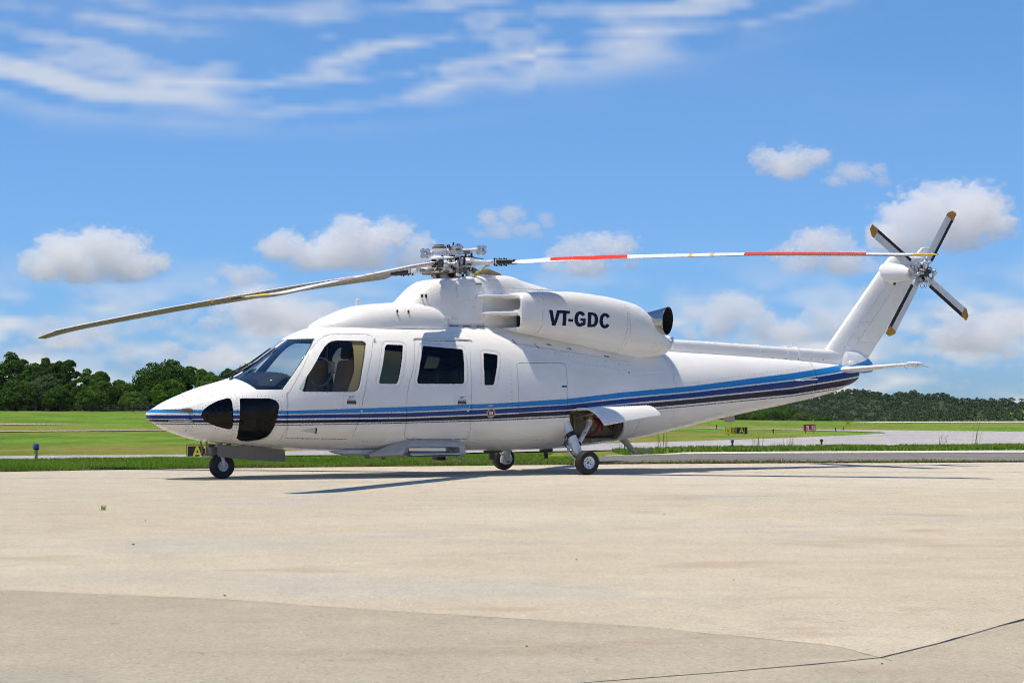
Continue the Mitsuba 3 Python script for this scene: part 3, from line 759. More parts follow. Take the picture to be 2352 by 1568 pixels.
# fairing with the tail lamp above the stabiliser root
rf = sloft([(-6.93, 1.60, 1.52, .06, 1.55, 2, 2), (-7.0, 1.80, 1.5, .12, 1.6, 2.2, 2), (-7.08, 1.90, 1.5, .145, 1.62, 2.3, 2), (-7.25, 1.895, 1.5, .145, 1.62, 2.3, 2), (-7.5, 1.80, 1.5, .12, 1.6, 2.2, 2), (-7.66, 1.68, 1.52, .06, 1.58, 2, 2)], 30, 60)
hp('root_fairing', rf, 'fin_paint')
hp('tail_lamp', lathe([(.001, -.06), (.028, -.03), (.03, .02), (.018, .06), (.001, .07)], (-7.12, .16, 1.665), (-1, .1, 0), 16), 'white_satin')
hp('boom_antenna', cat(rbox(-5.85, -6.02, .36, .385, 1.36, 1.378, .006), tube([(-5.86, .37, 1.37), (-5.9, .45, 1.37), (-6.2, .47, 1.385)], .008, 6)), 'white_satin')
hp('boom_antenna', tube([(-6.05, 0, 1.88), (-6.07, 0, 1.96)], [.012, .004], 6), 'white_satin')
hp('belly_antenna', prism(Polygon([(-4.70, .80), (-4.80, .72), (-4.95, .72), (-4.95, .84)]), -.012, .012), 'pale_panel')


# ------------------------------------------------------------------ main rotor (world directions relative to the camera axis, then used as is)
PSI = math.radians(16.55)
HUB = ORG + FWD * (-.05) + np.array([0, 0, 3.0])
DIRS = {'R': (math.cos(PSI), -math.sin(PSI)), 'L': (-math.cos(PSI), math.sin(PSI)), 'N': (-math.sin(PSI), -math.cos(PSI)), 'F': (math.sin(PSI), math.cos(PSI))}
ZT = {'R': ([0, .67, .91, 1.43, 2.53, 4.17, 5.8, 6.65], [2.99, 3.0, 2.999, 3.022, 3.038, 3.033, 2.993, 2.962]),
      'L': ([0, .61, 1.05, 1.89, 3.42, 4.36, 5.23, 6.21, 6.65], [2.93, 2.899, 2.861, 2.767, 2.560, 2.428, 2.290, 2.125, 2.035]),
      'N': ([0, .6, 1.02, 1.77, 3.14, 4.07, 5.21, 5.99, 6.65], [2.97, 2.955, 2.916, 2.825, 2.636, 2.507, 2.349, 2.235, 2.150]),
      'F': ([0, .6, 1.0, 2.0, 3.5, 5.0, 6.65], [3.0, 2.97, 2.93, 2.85, 2.75, 2.65, 2.54])}
bx_, by_ = airfoil(16, .115)
NUP = 16  # points 0..15 run along the upper side, the rest along the lower


def blade_rings(key, ts, lift=0.0):
    zf = PchipInterpolator(*ZT[key]); e = np.array([*DIRS[key], 0.]); lead = np.array([-e[1], e[0], 0.])
    out = []
    for t in ts:
        c = .39 if t < 6.3 else .39 - .16 * ((t - 6.3) / .46)
        if t < 1.2: c = .15 + .24 * smooth01((t - .9) / .3)
        thk = 1.0 if t > 1.2 else 1.0 + 1.6 * (1 - smooth01((t - .9) / .3))
        if t > 6.72: thk *= .5
        th = math.radians((10.5 - 1.45 * t if t < 6 else 1.8) + {'N': 5.5, 'R': 2.6}.get(key, 0))
        sweep = 0 if t < 6.3 else -.20 * (t - 6.3) / .46
        cd = lead * math.cos(th) + np.array([0, 0, 1.0]) * math.sin(th); up = -lead * math.sin(th) + np.array([0, 0, 1.0]) * math.cos(th)
        o = np.array([HUB[0], HUB[1], 0]) + e * t + np.array([0, 0, float(zf(t))]) + lead * sweep
        s = .27 * c
        pts = o + (s - bx_ * c)[:, None] * cd + (by_ * c * thk)[:, None] * up
        if lift: pts = pts + np.where(np.arange(len(bx_)) < NUP, lift, -lift)[:, None] * up
        out.append(pts)
    return np.array(out)


def smooth01(x):
    x = min(max(x, 0), 1); return x * x * (3 - 2 * x)


def strip(rings):
    """Open sheet through rings (N, n, 3)."""
    N, n = rings.shape[:2]; i, j = np.meshgrid(np.arange(N - 1), np.arange(n - 1), indexing='ij')
    a, b, c, d = i * n + j, i * n + j + 1, (i + 1) * n + j + 1, (i + 1) * n + j
    f = np.vstack([np.stack([a.ravel(), b.ravel(), c.ravel()], 1), np.stack([a.ravel(), c.ravel(), d.ravel()], 1)])
    return trimesh.Trimesh(rings.reshape(-1, 3), f, process=False)


up_ix = np.arange(NUP); lo_ix = np.r_[0, np.arange(len(bx_) - 1, NUP - 2, -1)]
for key in 'RLNF':
    ts = np.r_[np.linspace(.90, 1.25, 8), np.linspace(1.3, 6.25, 60), np.linspace(6.3, 6.76, 8)]
    rg = blade_rings(key, ts)
    whole = ring_loft(rg)
    upper = cat(strip(rg[:, up_ix]))
    lower = strip(rg[:, lo_ix])
    k = add(f'{HELI}__main_rotor_blade', upper, 'white_paint', 40)
    label(k, {'R': 'rotor blade over the tail with red bands', 'L': 'long drooping rotor blade over the nose', 'N': 'rotor blade reaching towards the camera', 'F': 'rotor blade pointing away behind the cowling'}[key])
    add(f'{k}__underside', lower, 'blade_grey', 40)
    def band(nm, t0, t1, mat, slant=.0, sides=(up_ix,)):
        tt = np.linspace(t0, t1, max(3, int((t1 - t0) * 10)))
        for ix in sides:
            r2 = blade_rings(key, tt, .0025)[:, ix]
            if slant:   # ends cut on a slant across the chord
                frac = np.linspace(0, 1, len(ix))[None, :, None]; e = np.array([*DIRS[key], 0.])
                r2 = r2 + e * (frac * slant)
            add(f'{k}__{nm}', strip(r2), mat, 40)
    if key == 'R':
        band('red_band', 1.40, 2.50, 'red_paint', .12)
        band('red_band', 4.17, 5.8, 'red_paint', .05)
    if key == 'N': band('red_band', 4.10, 4.62, 'faded_red', .05)
    band('yellow_mark', 3.40, 3.445, 'yellow_paint', .06, (up_ix, lo_ix)); band('yellow_mark', 3.70, 3.745, 'yellow_paint', .06, (up_ix, lo_ix))
    band('yellow_tip', 6.46, 6.77, 'yellow_paint' if key != 'N' else 'lemon_paint', 0, (up_ix, lo_ix) if key not in 'LN' else (up_ix,))
    # root: black cuff, grip and bolts
    zf = PchipInterpolator(*ZT[key]); e = np.array([*DIRS[key], 0.]); lead = np.array([-e[1], e[0], 0.])
    P = lambda t, s=0., dz=0.: np.array([HUB[0], HUB[1], 0]) + e * t + lead * s + np.array([0, 0, float(zf(t)) + dz])
    def obox(t0, t1, s0, s1, z0, z1, r=.008):
        b = rbox(t0, t1, s0, s1, z0, z1, r); c = (t0 + t1) / 2
        v = b.vertices; z = zf(np.clip(v[:, 0], 0, 6.6))
        b.vertices = np.array([HUB[0], HUB[1], 0]) + v[:, :1] * e + v[:, 1:2] * lead + np.c_[0 * z, 0 * z, z + v[:, 2]]
        return b
    add(f'{k}__blade_cuff', obox(.66, .93, -.085, .085, -.034, .034, .015), 'black_plastic')
    add(f'{k}__grip', cat(obox(.44, .70, -.06, .06, -.028, .028), obox(.50, .60, -.085, .085, -.02, .02)), 'gear_paint')
    add(f'{k}__bolt', cat(*[cyl(P(t, s, -.055), P(t, s, .055), .013, n=8) for t in (.63, .70, .77) for s in (-.05, .05)]), 'dark_metal')
    add(f'{k}__spindle', cyl(P(.14), P(.47), .045, .04), 'gear_paint')
    add(f'{k}__horn', cat(obox(.40, .50, .04, .20, -.02, .015), obox(.42, .48, .17, .22, -.05, .03)), 'bare_metal')
    # pitch link down to the swashplate
    lt_, lb_ = P(.45, .20, -.03), np.array([HUB[0], HUB[1], 0]) + e * .26 + lead * .14 + np.array([0, 0, 2.84])
    add(f'{k}__pitch_link', cat(tube([lt_, lb_], [.011, .011], 8), trimesh.creation.icosphere(2, .024).apply_translation(lt_), trimesh.creation.icosphere(2, .024).apply_translation(lb_)), 'lemon_paint' if key == 'R' else 'bare_metal')
    # lead-lag damper along the grip
    add(f'{k}__damper', cat(cyl(P(.16, -.12, .02), P(.30, -.12, .02), .032), cyl(P(.30, -.12, .02), P(.47, -.08, .01), .014), cyl(P(.155, -.12, .02), P(.165, -.12, .02), .038)), 'gear_paint')
    add(f'{k}__hose', tube([P(.14, .08, .06), P(.24, .13, .09), P(.36, .10, .07), P(.44, .05, .05)], .007, 6), 'black_plastic')
    if key == 'N':
        q = obox(.16, .30, -.07, .07, -.10, .06, .012); add(f'{k}__number_block', q, 'gear_paint')

# hub, bifilar absorber, swashplate
RHK = f'{HELI}__rotor_head'
c0 = np.array([HUB[0], HUB[1], 0])
tiltx = -FWD * .0  # mast leans a little to the nose
def hz(z): return c0 + FWD * (.0 + .07 * (z - 2.8)) + np.array([0, 0, z])
k = add(RHK, lathe([(.001, 2.72), (.13, 2.72), (.115, 2.84), (.10, 2.86), (.095, 2.90), (.17, 2.92), (.185, 2.94), (.185, 2.985), (.15, 3.0), (.15, 3.03), (.185, 3.045), (.185, 3.075), (.10, 3.10), (.085, 3.17), (.11, 3.18), (.11, 3.20), (.06, 3.215), (.05, 3.25), (.001, 3.255)], c0 + FWD * 0, (0.07 * FWD[0], .07 * FWD[1], 1), 36), 'gear_paint'); RH = k
label(RH, 'crowded metal rotor hub on top of the mast')
hq = lambda nm, m, mat: add(f'{RH}__{nm}', m, mat)
hq('mast_collar', lathe([(.15, 2.80), (.155, 2.845), (.12, 2.85), (.12, 2.80)], c0, (0, 0, 1), 30), 'soot')
hq('swashplate', cat(lathe([(.12, 2.845), (.29, 2.85), (.30, 2.865), (.29, 2.88), (.12, 2.885), (.12, 2.845)], c0, (.06 * FWD[0], .06 * FWD[1], 1), 36)), 'brown_metal')
rng = np.random.default_rng(4)
AZ0 = math.atan2(DIRS['R'][1], DIRS['R'][0])
for i in range(4):
    az = AZ0 + math.radians(27) + i * math.pi / 2
    ed = np.array([math.cos(az), math.sin(az), 0]); en = np.array([-ed[1], ed[0], 0])
    zt = 3.165 + .07 * (ed @ FWD) * -.45
    a0, a1 = c0 + ed * .07 + np.array([0, 0, 3.17]), c0 + ed * .36 + np.array([0, 0, zt])
    hq('absorber_arm', cat(tube([a0, (a0 + a1) / 2, a1], [.038, .026, .034], 10)), 'gear_paint')
    def ob(x0, x1, y0, y1, z0, z1, mat_r=.008):
        b = rbox(x0, x1, y0, y1, z0, z1, mat_r); v = b.vertices
        b.vertices = c0 + v[:, :1] * ed + v[:, 1:2] * en + np.c_[v[:, :2] * 0, v[:, 2] + zt]
        return b
    hq('absorber_weight', cat(ob(.34, .47, -.075, .075, .018, .05), ob(.34, .47, -.075, .075, -.05, -.018), *[cyl(c0 + ed * x + en * y + np.array([0, 0, zt - .065]), c0 + ed * x + en * y + np.array([0, 0, zt + .065]), .017, n=10) for x in (.37, .44) for y in (-.045, .045)]), 'bare_metal')
    hq('absorber_block', ob(.10, .24, -.05, .05, .02 if i % 2 else -.06, .075 if i % 2 else -.01), 'brown_metal')
    # hub yoke between the plates, with bolts
    az2 = AZ0 + i * math.pi / 2; e2 = np.array([math.cos(az2), math.sin(az2), 0]); n2 = np.array([-e2[1], e2[0], 0])
    def ob2(x0, x1, y0, y1, z0, z1, r=.008):
        b = rbox(x0, x1, y0, y1, z0, z1, r); v = b.vertices; b.vertices = c0 + v[:, :1] * e2 + v[:, 1:2] * n2 + np.c_[v[:, :2] * 0, v[:, 2]]
        return b
    hq('yoke', cat(ob2(.10, .30, -.10, .10, 3.045, 3.07), ob2(.10, .30, -.10, .10, 2.935, 2.96)), 'gear_paint')
    hq('yoke_bolt', cat(*[cyl(c0 + e2 * x + n2 * y + np.array([0, 0, 2.915]), c0 + e2 * x + n2 * y + np.array([0, 0, 3.095]), .015, n=8) for x in (.19, .27) for y in (-.075, .075)]), 'dark_metal')
    # greeblies: little lines, blocks and servo links between the arms
    for q in range(5):
        aa = az + rng.uniform(-.6, .6); r0 = rng.uniform(.10, .22); z0 = rng.uniform(2.88, 3.12)
        p0 = c0 + np.array([math.cos(aa) * r0, math.sin(aa) * r0, z0]); p1 = c0 + np.array([math.cos(aa + .5) * (r0 + .12), math.sin(aa + .5) * (r0 + .12), z0 + rng.uniform(-.10, .06)])
        hq('line', tube([p0, (p0 + p1) / 2 + [0, 0, .03], p1], rng.uniform(.006, .012), 6), ['black_plastic', 'bare_metal', 'gear_paint', 'brown_metal', 'dark_metal'][q])
    p0 = c0 + ed * .20 + np.array([0, 0, 2.88]); hq('servo', cat(cyl(p0 - [0, 0, .16], p0 + [0, 0, .05], .026), cyl(p0 + [0, 0, .05], p0 + [0, 0, .12], .013)), 'brown_metal' if i % 2 else 'bare_metal')
for q in range(46):
    aa = rng.uniform(0, 6.28); rr_ = rng.uniform(.08, .34); z0 = rng.uniform(2.87, 3.13) - .12 * rr_; p0 = c0 + np.array([math.cos(aa) * rr_, math.sin(aa) * rr_, z0]); w_ = rng.uniform(.012, .034)
    if q % 3 == 0: hq('fitting', rbox(p0[0] - w_, p0[0] + w_, p0[1] - w_, p0[1] + w_, p0[2] - w_ * .7, p0[2] + w_ * .7, .006), ['brown_metal', 'dark_metal', 'gear_paint', 'bare_metal'][q % 4])
    else: hq('fitting', cyl(p0 - [0, 0, w_ * 1.6], p0 + [0, 0, w_ * 1.6], w_ * .55, n=8), ['bare_metal', 'soot', 'gear_paint', 'brown_metal', 'dark_metal'][q % 5])
hq('scissor_link', tube([c0 + FWD * .30 + PORT * .12 + [0, 0, 2.96], c0 + FWD * .36 + PORT * .14 + [0, 0, 2.88], c0 + FWD * .30 + PORT * .12 + [0, 0, 2.78]], [.022, .03, .026], 8), 'dark_metal')
hq('hub_cap', lathe([(.10, 3.20), (.10, 3.235), (.07, 3.25), (.07, 3.262), (.001, 3.264)], c0, (.07 * FWD[0], .07 * FWD[1], 1), 20), 'brown_metal')
hq('cap_bolt', cat(*[cyl(c0 + np.array([.085 * math.cos(a), .085 * math.sin(a), 3.22]), c0 + np.array([.085 * math.cos(a), .085 * math.sin(a), 3.262]), .010, n=6) for a in np.linspace(0, 2 * np.pi, 9)[:-1]]), 'dark_metal')
hq('cap_post', cyl(c0 + [0, 0, 3.25], c0 + [0, 0, 3.30], .014, .008), 'dark_metal')
hq('beanie_wire', tube([c0 + [.02, 0, 3.25], c0 + [.07, -.05, 3.275], c0 + [.13, -.08, 3.24]], .005, 5), 'red_rubber')

# ------------------------------------------------------------------ tail rotor on the port side of the fin
TR = np.array([-8.06, .72, 3.09]); TPHI = math.radians(33.28)
k = hp('tail_gearbox_fairing', cat(tube([(-7.98, -.02, 3.125), (-7.99, .10, 3.125), (-8.01, .26, 3.118), (-8.03, .42, 3.108), (-8.045, .54, 3.10)], [.168, .165, .145, .118, .098], 40)), 'white_paint', HELI, 50)
label(k, 'white cone carrying the tail rotor shaft')
hp('shaft', cyl((-8.05, .5, 3.095), (-8.06, .80, 3.09), .045), 'bare_metal')
hp('drain_hole', lathe([(.001, .004), (.028, .004), (.030, 0)], (-8.02, .155, 2.955), (0, .93, -.35), 14), 'soot')
for q in range(4):
    an = TPHI + q * math.pi / 2
    e = np.array([-math.sin(an), 0, math.cos(an)]); s = np.array([-math.cos(an), 0, -math.sin(an)])   # s: clockwise side seen from port
    yo = .0 if q % 2 else .035
    O = TR + np.array([0, yo, 0])
    rr = []
    tx_, ty_ = airfoil(14, .10)
    for t in np.r_[np.linspace(.16, .27, 4), np.linspace(.30, 1.12, 14), 1.17, 1.215]:
        c = .165 if t > .28 else .09 + .075 * (t - .16) / .12
        if t > 1.12: c = .165 - (t - 1.12) * .75
        sh = .5 * (c - .165) if t > 1.12 else 0
        th = math.radians(6 - 5 * t); cdv = s * math.cos(th) + np.array([0, 1.0, 0]) * math.sin(th); upv = np.array([0, 1.0, 0]) * math.cos(th) - s * math.sin(th)
        rr.append(O + e * t + s * sh * -1 + (.5 * c - tx_ * c)[:, None] * cdv + (ty_ * c)[:, None] * upv)
    rr = np.array(rr)
    k = hp('tail_rotor_blade', ring_loft(rr), 'tail_blade_grey'); label(k, ['upper right tail rotor blade', 'lower right tail rotor blade', 'lower left tail rotor blade in front of the fin', 'upper left tail rotor blade crossed by the main blade'][q])
    # black erosion strip wrapped on the leading edge
    n = 5; ix = np.r_[np.arange(len(tx_) - n, len(tx_)), np.arange(0, n + 1)]
    cen = rr.mean(1, keepdims=True)
    ls = rr[3:-2][:, ix]; outw = s * .0030
    off = np.where(np.arange(len(ix)) < n, -1.0, 1.0); off[n] = 0
    hp('leading_strip', strip(ls + outw + off[None, :, None] * np.array([0, .003, 0])), 'rubber', k)
    tip = rr[-3:].copy(); base = rr[-4] + (rr[-3] - rr[-4]) * .25
    tip = np.concatenate([base[None], tip]); c2 = tip.mean(1, keepdims=True)
    hp('tip', ring_loft(c2 + (tip - c2) * np.array([1.03, 1.5, 1.03]) + e * .0015), 'tip_paint', k)
    hp('blade_root', cat(tube([O + e * .06, O + e * .13, O + e * .20], [.045, .05, .04], 10), tube([O + e * .15 + s * .05, O + e * .15 + s * .09 + [0, .07, 0]], .014, 6), tube([O + e * .05 + s * .10 + [0, .10, 0], O + e * .15 + s * .09 + [0, .07, 0]], .010, 6), cyl(O + e * .14 + [0, -.06, 0], O + e * .14 + [0, .07, 0], .02, n=10)), 'bare_metal', k)
    hp('grip_plate', cat(tube([O + e * .10 + s * .055, O + e * .28 + s * .045], .016, 6), tube([O + e * .10 - s * .055, O + e * .28 - s * .045], .016, 6)), 'gear_paint', k)
k = hp('tail_rotor_hub', cat(lathe([(.001, -.02), (.085, -.02), (.095, .02), (.095, .07), (.07, .10), (.05, .17), (.001, .175)], TR, (0, 1, 0), 20)), 'dark_metal'); TH = k
for q in range(4):
    an = TPHI + math.pi / 4 + q * math.pi / 2; e = np.array([-math.sin(an), 0, math.cos(an)])
    hp('hub_arm', cat(tube([TR + e * .03 + [0, .12, 0], TR + e * .13 + [0, .10, 0]], [.02, .026], 8), cyl(TR + e * .14 + [0, .02, 0], TR + e * .14 + [0, .13, 0], .030, n=10)), 'gear_paint' if q % 2 else 'bare_metal', TH)
    hp('hub_bolt', cat(cyl(TR + e * .06 + [0, .08, 0], TR + e * .06 + [0, .19, 0], .016, n=8)), 'soot', TH)
    ep = np.array([-math.sin(an + .75), 0, math.cos(an + .75)])
    hp('pitch_arm', cat(tube([TR + e * .05 + [0, .17, 0], TR + e * .17 + [0, .15, 0], TR + ep * .20 + [0, .10, 0]], [.017, .015, .020], 8), trimesh.creation.icosphere(2, .026).apply_translation(TR + e * .17 + [0, .15, 0])), 'gear_paint' if q % 2 else 'bare_metal', TH)
    hp('counterweight', cat(tube([TR + ep * .13 + [0, .04, 0], TR + ep * .215 + [0, .06, 0]], [.030, .036], 10), cyl(TR + ep * .215 + [0, .02, 0], TR + ep * .215 + [0, .10, 0], .018, n=8)), 'bare_metal', TH)
    hp('hub_gap', cat(tube([TR + e * .08 + [0, .09, 0], TR + e * .155 + [0, .085, 0]], [.038, .030], 8)), 'soot', TH)
    hp('hub_hose', tube([TR + e * .10 + [0, .16, 0], TR + e * .2 + ep * .06 + [0, .13, 0], TR + ep * .17 + [0, .12, 0]], .006, 5), 'brown_metal', TH)
hp('wire', cat(tube([TR + [-.06, .05, -.14], TR + [-.05, .05, -.22], TR + [.02, .05, -.24], TR + [.04, .05, -.17]], .005, 5), tube([TR + [-.18, .04, .02], TR + [-.26, .04, .0], TR + [-.30, .04, -.01]], .005, 5)), 'black_plastic', TH)

# ------------------------------------------------------------------ landing gear
def wheel(parent_key, c, r, w, rimr, mat, out=1, bolts=6):
    ax = np.array([0, out, 0.])
    pr_ = [(rimr * .93, -w * .40), (rimr, -w * .46), (rimr * 1.12, -w * .5), (r * .86, -w * .5), (r * .955, -w * .40), (r * .99, -w * .22), (r, 0), (r * .99, w * .22), (r * .955, w * .40), (r * .86, w * .5), (rimr * 1.12, w * .5), (rimr, w * .46), (rimr * .93, w * .40)]
    hp('tyre', lathe(pr_, c, ax, 48), mat, parent_key, 50)
    rim = lathe([(.001, w * .26), (rimr * .30, w * .27), (rimr * .34, w * .20), (rimr * .62, w * .17), (rimr * .78, w * .30), (rimr * .88, w * .40), (rimr * .97, w * .45), (rimr * .99, w * .42), (rimr * .95, 0), (rimr * .95, -w * .42), (.001, -w * .42)], c, ax, 40)
    hp('rim', rim, 'gear_paint', parent_key)
    a = np.linspace(0, 2 * np.pi, bolts + 1)[:-1] + .4
    hp('wheel_bolt', cat(*[cyl(c + np.array([math.cos(t) * rimr * .58, out * w * .14, math.sin(t) * rimr * .58]), c + np.array([math.cos(t) * rimr * .58, out * w * .22, math.sin(t) * rimr * .58]), rimr * .085, n=8) for t in a]), 'soot', parent_key)
    hp('hub_cap', lathe([(.001, w * .33), (rimr * .22, w * .31), (rimr * .26, w * .2)], c, ax, 16), 'brown_metal', parent_key)


WX, WR = -1.535, .172
for sgn in (1, -1):
    c = np.array([WX, sgn * 1.22, WR]); Q = lambda x, y, z: (x, sgn * y, z)
    k = hp('main_gear', cat(tube([Q(-1.37, .86, .80), Q(-1.40, .90, .70), Q(-1.42, .95, .60), Q(-1.44, 1.0, .52)], [.045, .055, .055, .05], 12), tube([Q(-1.43, .98, .54), Q(-1.45, 1.0, .45), Q(-1.475, 1.03, .37), Q(-1.50, 1.05, .28), Q(-1.53, 1.07, .19)], [.062, .075, .07, .055, .045], 12), cyl(Q(-1.535, 1.02, WR), Q(-1.535, 1.24, WR), .032)), 'gear_paint')
    label(k, 'main wheel leg under the open door' if sgn > 0 else 'main wheel leg on the far side')
    hp('strut_collar', cyl(Q(-1.415, .955, .585), Q(-1.432, .985, .53), .066), 'black_plastic', k)
    hp('drag_brace', cat(tube([Q(-1.90, .72, .74), Q(-1.52, 1.0, .42)], [.034, .034], 8), rbox(-1.90, -1.84, *sorted((sgn * .68, sgn * .76)), .70, .78, .01)), 'gear_paint', k)
    hp('brace_joint', cat(cyl(Q(-1.50, .97, .43), Q(-1.50, 1.07, .43), .034), cyl(Q(-1.70, .84, .585), Q(-1.70, .90, .585), .012)), 'soot', k)
    hp('torque_link', cat(tube([Q(-1.40, 1.03, .44), Q(-1.33, 1.04, .33), Q(-1.44, 1.06, .22)], [.022, .02, .022], 8), tube([Q(-1.46, 1.06, .30), Q(-1.43, 1.07, .12)], .024, 8)), 'bare_metal', k)
    hp('brake_unit', cat(lathe([(.001, -.05), (.085, -.05), (.085, .03), (.06, .04)], c - [0, sgn * .10, 0], (0, -sgn, 0), 20), rbox(WX + .03, WX + .11, *sorted((sgn * 1.06, sgn * 1.13)), WR - .06, WR + .02, .01)), 'gear_paint' if sgn < 0 else 'dark_metal', k)
    hp('brake_hose', tube([Q(-1.36, .92, .55), Q(-1.30, 1.0, .42), Q(-1.38, 1.06, .30), Q(-1.46, 1.08, .22)], .009, 6), 'black_plastic', k)
    wheel(k, c, WR, .135, .092, 'rubber_brown', sgn)
    # bay box, plumbing, curved outer door hinged above
    y0 = .32
    bb = [box(-1.36, -2.60, *sorted((sgn * (y0 - .01), sgn * (y0 + .01))), .36, .96), box(-1.36, -1.385, *sorted((sgn * y0, sgn * .95)), .40, .93), box(-2.50, -2.52, *sorted((sgn * y0, sgn * .80)), .44, .93), box(-1.36, -2.55, *sorted((sgn * y0, sgn * .86)), .93, .945)]
    shellcut = man(loft(np.linspace(-3.0, -1.0, 60), lambda X: sec(X, .026), 90))
    wb = hp('wheel_bay', cat(*[tm(man(b) ^ shellcut) for b in bb]), 'bay_paint'); label(wb, 'dim wheel bay with pipes' if sgn > 0 else 'wheel bay on the far side')
    r2 = np.random.default_rng(8)
    for i, mt in enumerate(('brown_metal', 'olive_paint', 'pale_panel', 'dark_metal', 'cream_panel', 'brown_metal', 'bare_metal', 'black_plastic')):
        x, z, y = -1.62 - .085 * i + r2.uniform(-.02, .02), .86 - .012 * i + r2.uniform(-.03, .03), .62 - .02 * i + r2.uniform(-.04, .04)
        hp('bay_fitting', cat(rbox(x - .035, x + .035, *sorted((sgn * (y - .04), sgn * (y + .04))), z - .03, z + .03, .012), tube([Q(x, y, z), Q(x - .05, y + .03, z - .05), Q(x - .10, y, z - .03)], .012, 6)), mt, wb)
    hp('bay_hose', tube([Q(-2.0, .66, .80), Q(-2.05, .72, .70), Q(-1.98, .74, .60), Q(-1.86, .72, .54), Q(-1.78, .66, .57)], .020, 8), 'red_rubber', wb)
    hp('bay_hose', tube([Q(-2.08, .62, .80), Q(-2.13, .66, .70), Q(-2.12, .68, .62)], .020, 8), 'red_rubber', wb)
    hp('bay_pipe', tube([Q(-2.2, .5, .86), Q(-2.26, .60, .70), Q(-2.34, .62, .62), Q(-2.40, .55, .70), Q(-2.42, .5, .84)], .012, 6), 'black_plastic', wb)
    hp('bay_frame', cat(*[box(x - .008, x + .008, *sorted((sgn * (y0 + .01), sgn * (y0 + .03))), .42, .92) for x in (-1.6, -1.85, -2.15)]), 'pale_panel', wb)
    N1, N2 = 14, 12; outp, inp = [], []
    for i in range(N1 + 1):
        a = i / N1
        xh = -1.44 - a * 1.14; yh = float(ys(xh, .93)) + .012; zh = .915 + .025 * a
        span = .86 - .13 * a
        for j in range(N2 + 1):
            b = j / N2; ang = b * 1.25
            R = .52
            yy = yh + R * math.sin(ang) * span; zz = zh + .10 * math.sin(min(ang * 1.6, math.pi)) - R * (1 - math.cos(ang)) * (.98 - .26 * a) * span
            xx = xh - .27 * b * (1 - .35 * a) - (.02 * b if a > .9 else 0)
            outp.append(Q(xx, yy, zz)); inp.append(Q(xx, yy - .004, zz - .016))
    outp, inp = np.array(outp), np.array(inp); n = N2 + 1; f = []
    M = len(outp)
    for i in range(N1):
        for j in range(N2):
            a_, b_, c_, d_ = i * n + j, i * n + j + 1, (i + 1) * n + j + 1, (i + 1) * n + j
            f += [(a_, b_, c_), (a_, c_, d_), (M + a_, M + c_, M + b_), (M + a_, M + d_, M + c_)]
    edge = [i for i in range(n)] + [i * n + n - 1 for i in range(1, N1 + 1)] + [N1 * n + j for j in range(n - 2, -1, -1)] + [i * n for i in range(N1 - 1, 0, -1)]
    for q in range(len(edge)):
        a_, b_ = edge[q], edge[(q + 1) % len(edge)]; f += [(a_, M + a_, M + b_), (a_, M + b_, b_)]
    door = trimesh.Trimesh(np.vstack([outp, inp]), np.array(f), process=False); trimesh.repair.fix_normals(door)
    kd = hp('gear_door', door, 'white_paint'); label(kd, 'curved wheel door standing open above the main wheel' if sgn > 0 else 'open wheel door on the far side')
    hp('door_arm', cat(tube([Q(-1.75, .55, .80), Q(-1.80, 1.0, .86)], .014, 6), tube([Q(-2.2, .5, .80), Q(-2.25, .95, .88)], .014, 6)), 'pale_panel', kd)

# nose gear
NX = 3.43; c = np.array([NX, 0, .165])
k = hp('nose_gear', cat(tube([(3.47, .0, .62), (3.47, 0, .40)], [.045, .045], 12), tube([(3.47, .075, .42), (3.462, .085, .33), (3.44, .088, .24), (3.43, .088, .165)], [.03, .026, .024, .028], 10), tube([(3.47, -.075, .42), (3.44, -.088, .24), (3.43, -.088, .165)], [.03, .024, .028], 10), cyl((3.47, -.08, .41), (3.47, .08, .41), .04), cyl((NX, -.10, .165), (NX, .10, .165), .022)), 'grey_paint')
label(k, 'nose wheel fork with a single black tyre')
wheel(k, c, .168, .135, .072, 'rubber', 1, 7)
hp('actuator', cat(rbox(3.60, 3.52, -.06, .06, .31, .42, .015), tube([(3.74, .04, .50), (3.72, .05, .34)], .013, 8), tube([(3.66, .05, .50), (3.66, .06, .32)], .014, 8), rbox(3.70, 3.64, .02, .09, .30, .335, .006)), 'taupe_paint', k)
for sgn in (1, -1):
    pl = prism(Polygon([(3.56, .465), (3.0, .43), (2.60, .385), (2.60, .215), (2.85, .225), (3.5, .285), (3.56, .30)]).buffer(-.004), .0, .016)
    d = tm(pl); d.vertices[:, 1] += .165 + (.43 - d.vertices[:, 2]) * .15
    kd = hp('nose_gear_door', d if sgn > 0 else mirror(d), 'taupe_paint'); label(kd, 'long grey nose wheel door hanging open' if sgn > 0 else 'second nose wheel door on the far side')
    hp('door_hinge', cat(*[rbox(x - .03, x + .03, *sorted((sgn * .165, sgn * .195)), .40 + (x - 2.6) * .055, .425 + (x - 2.6) * .055, .006) for x in (2.68, 3.05, 3.4)]), 'dark_metal', kd)

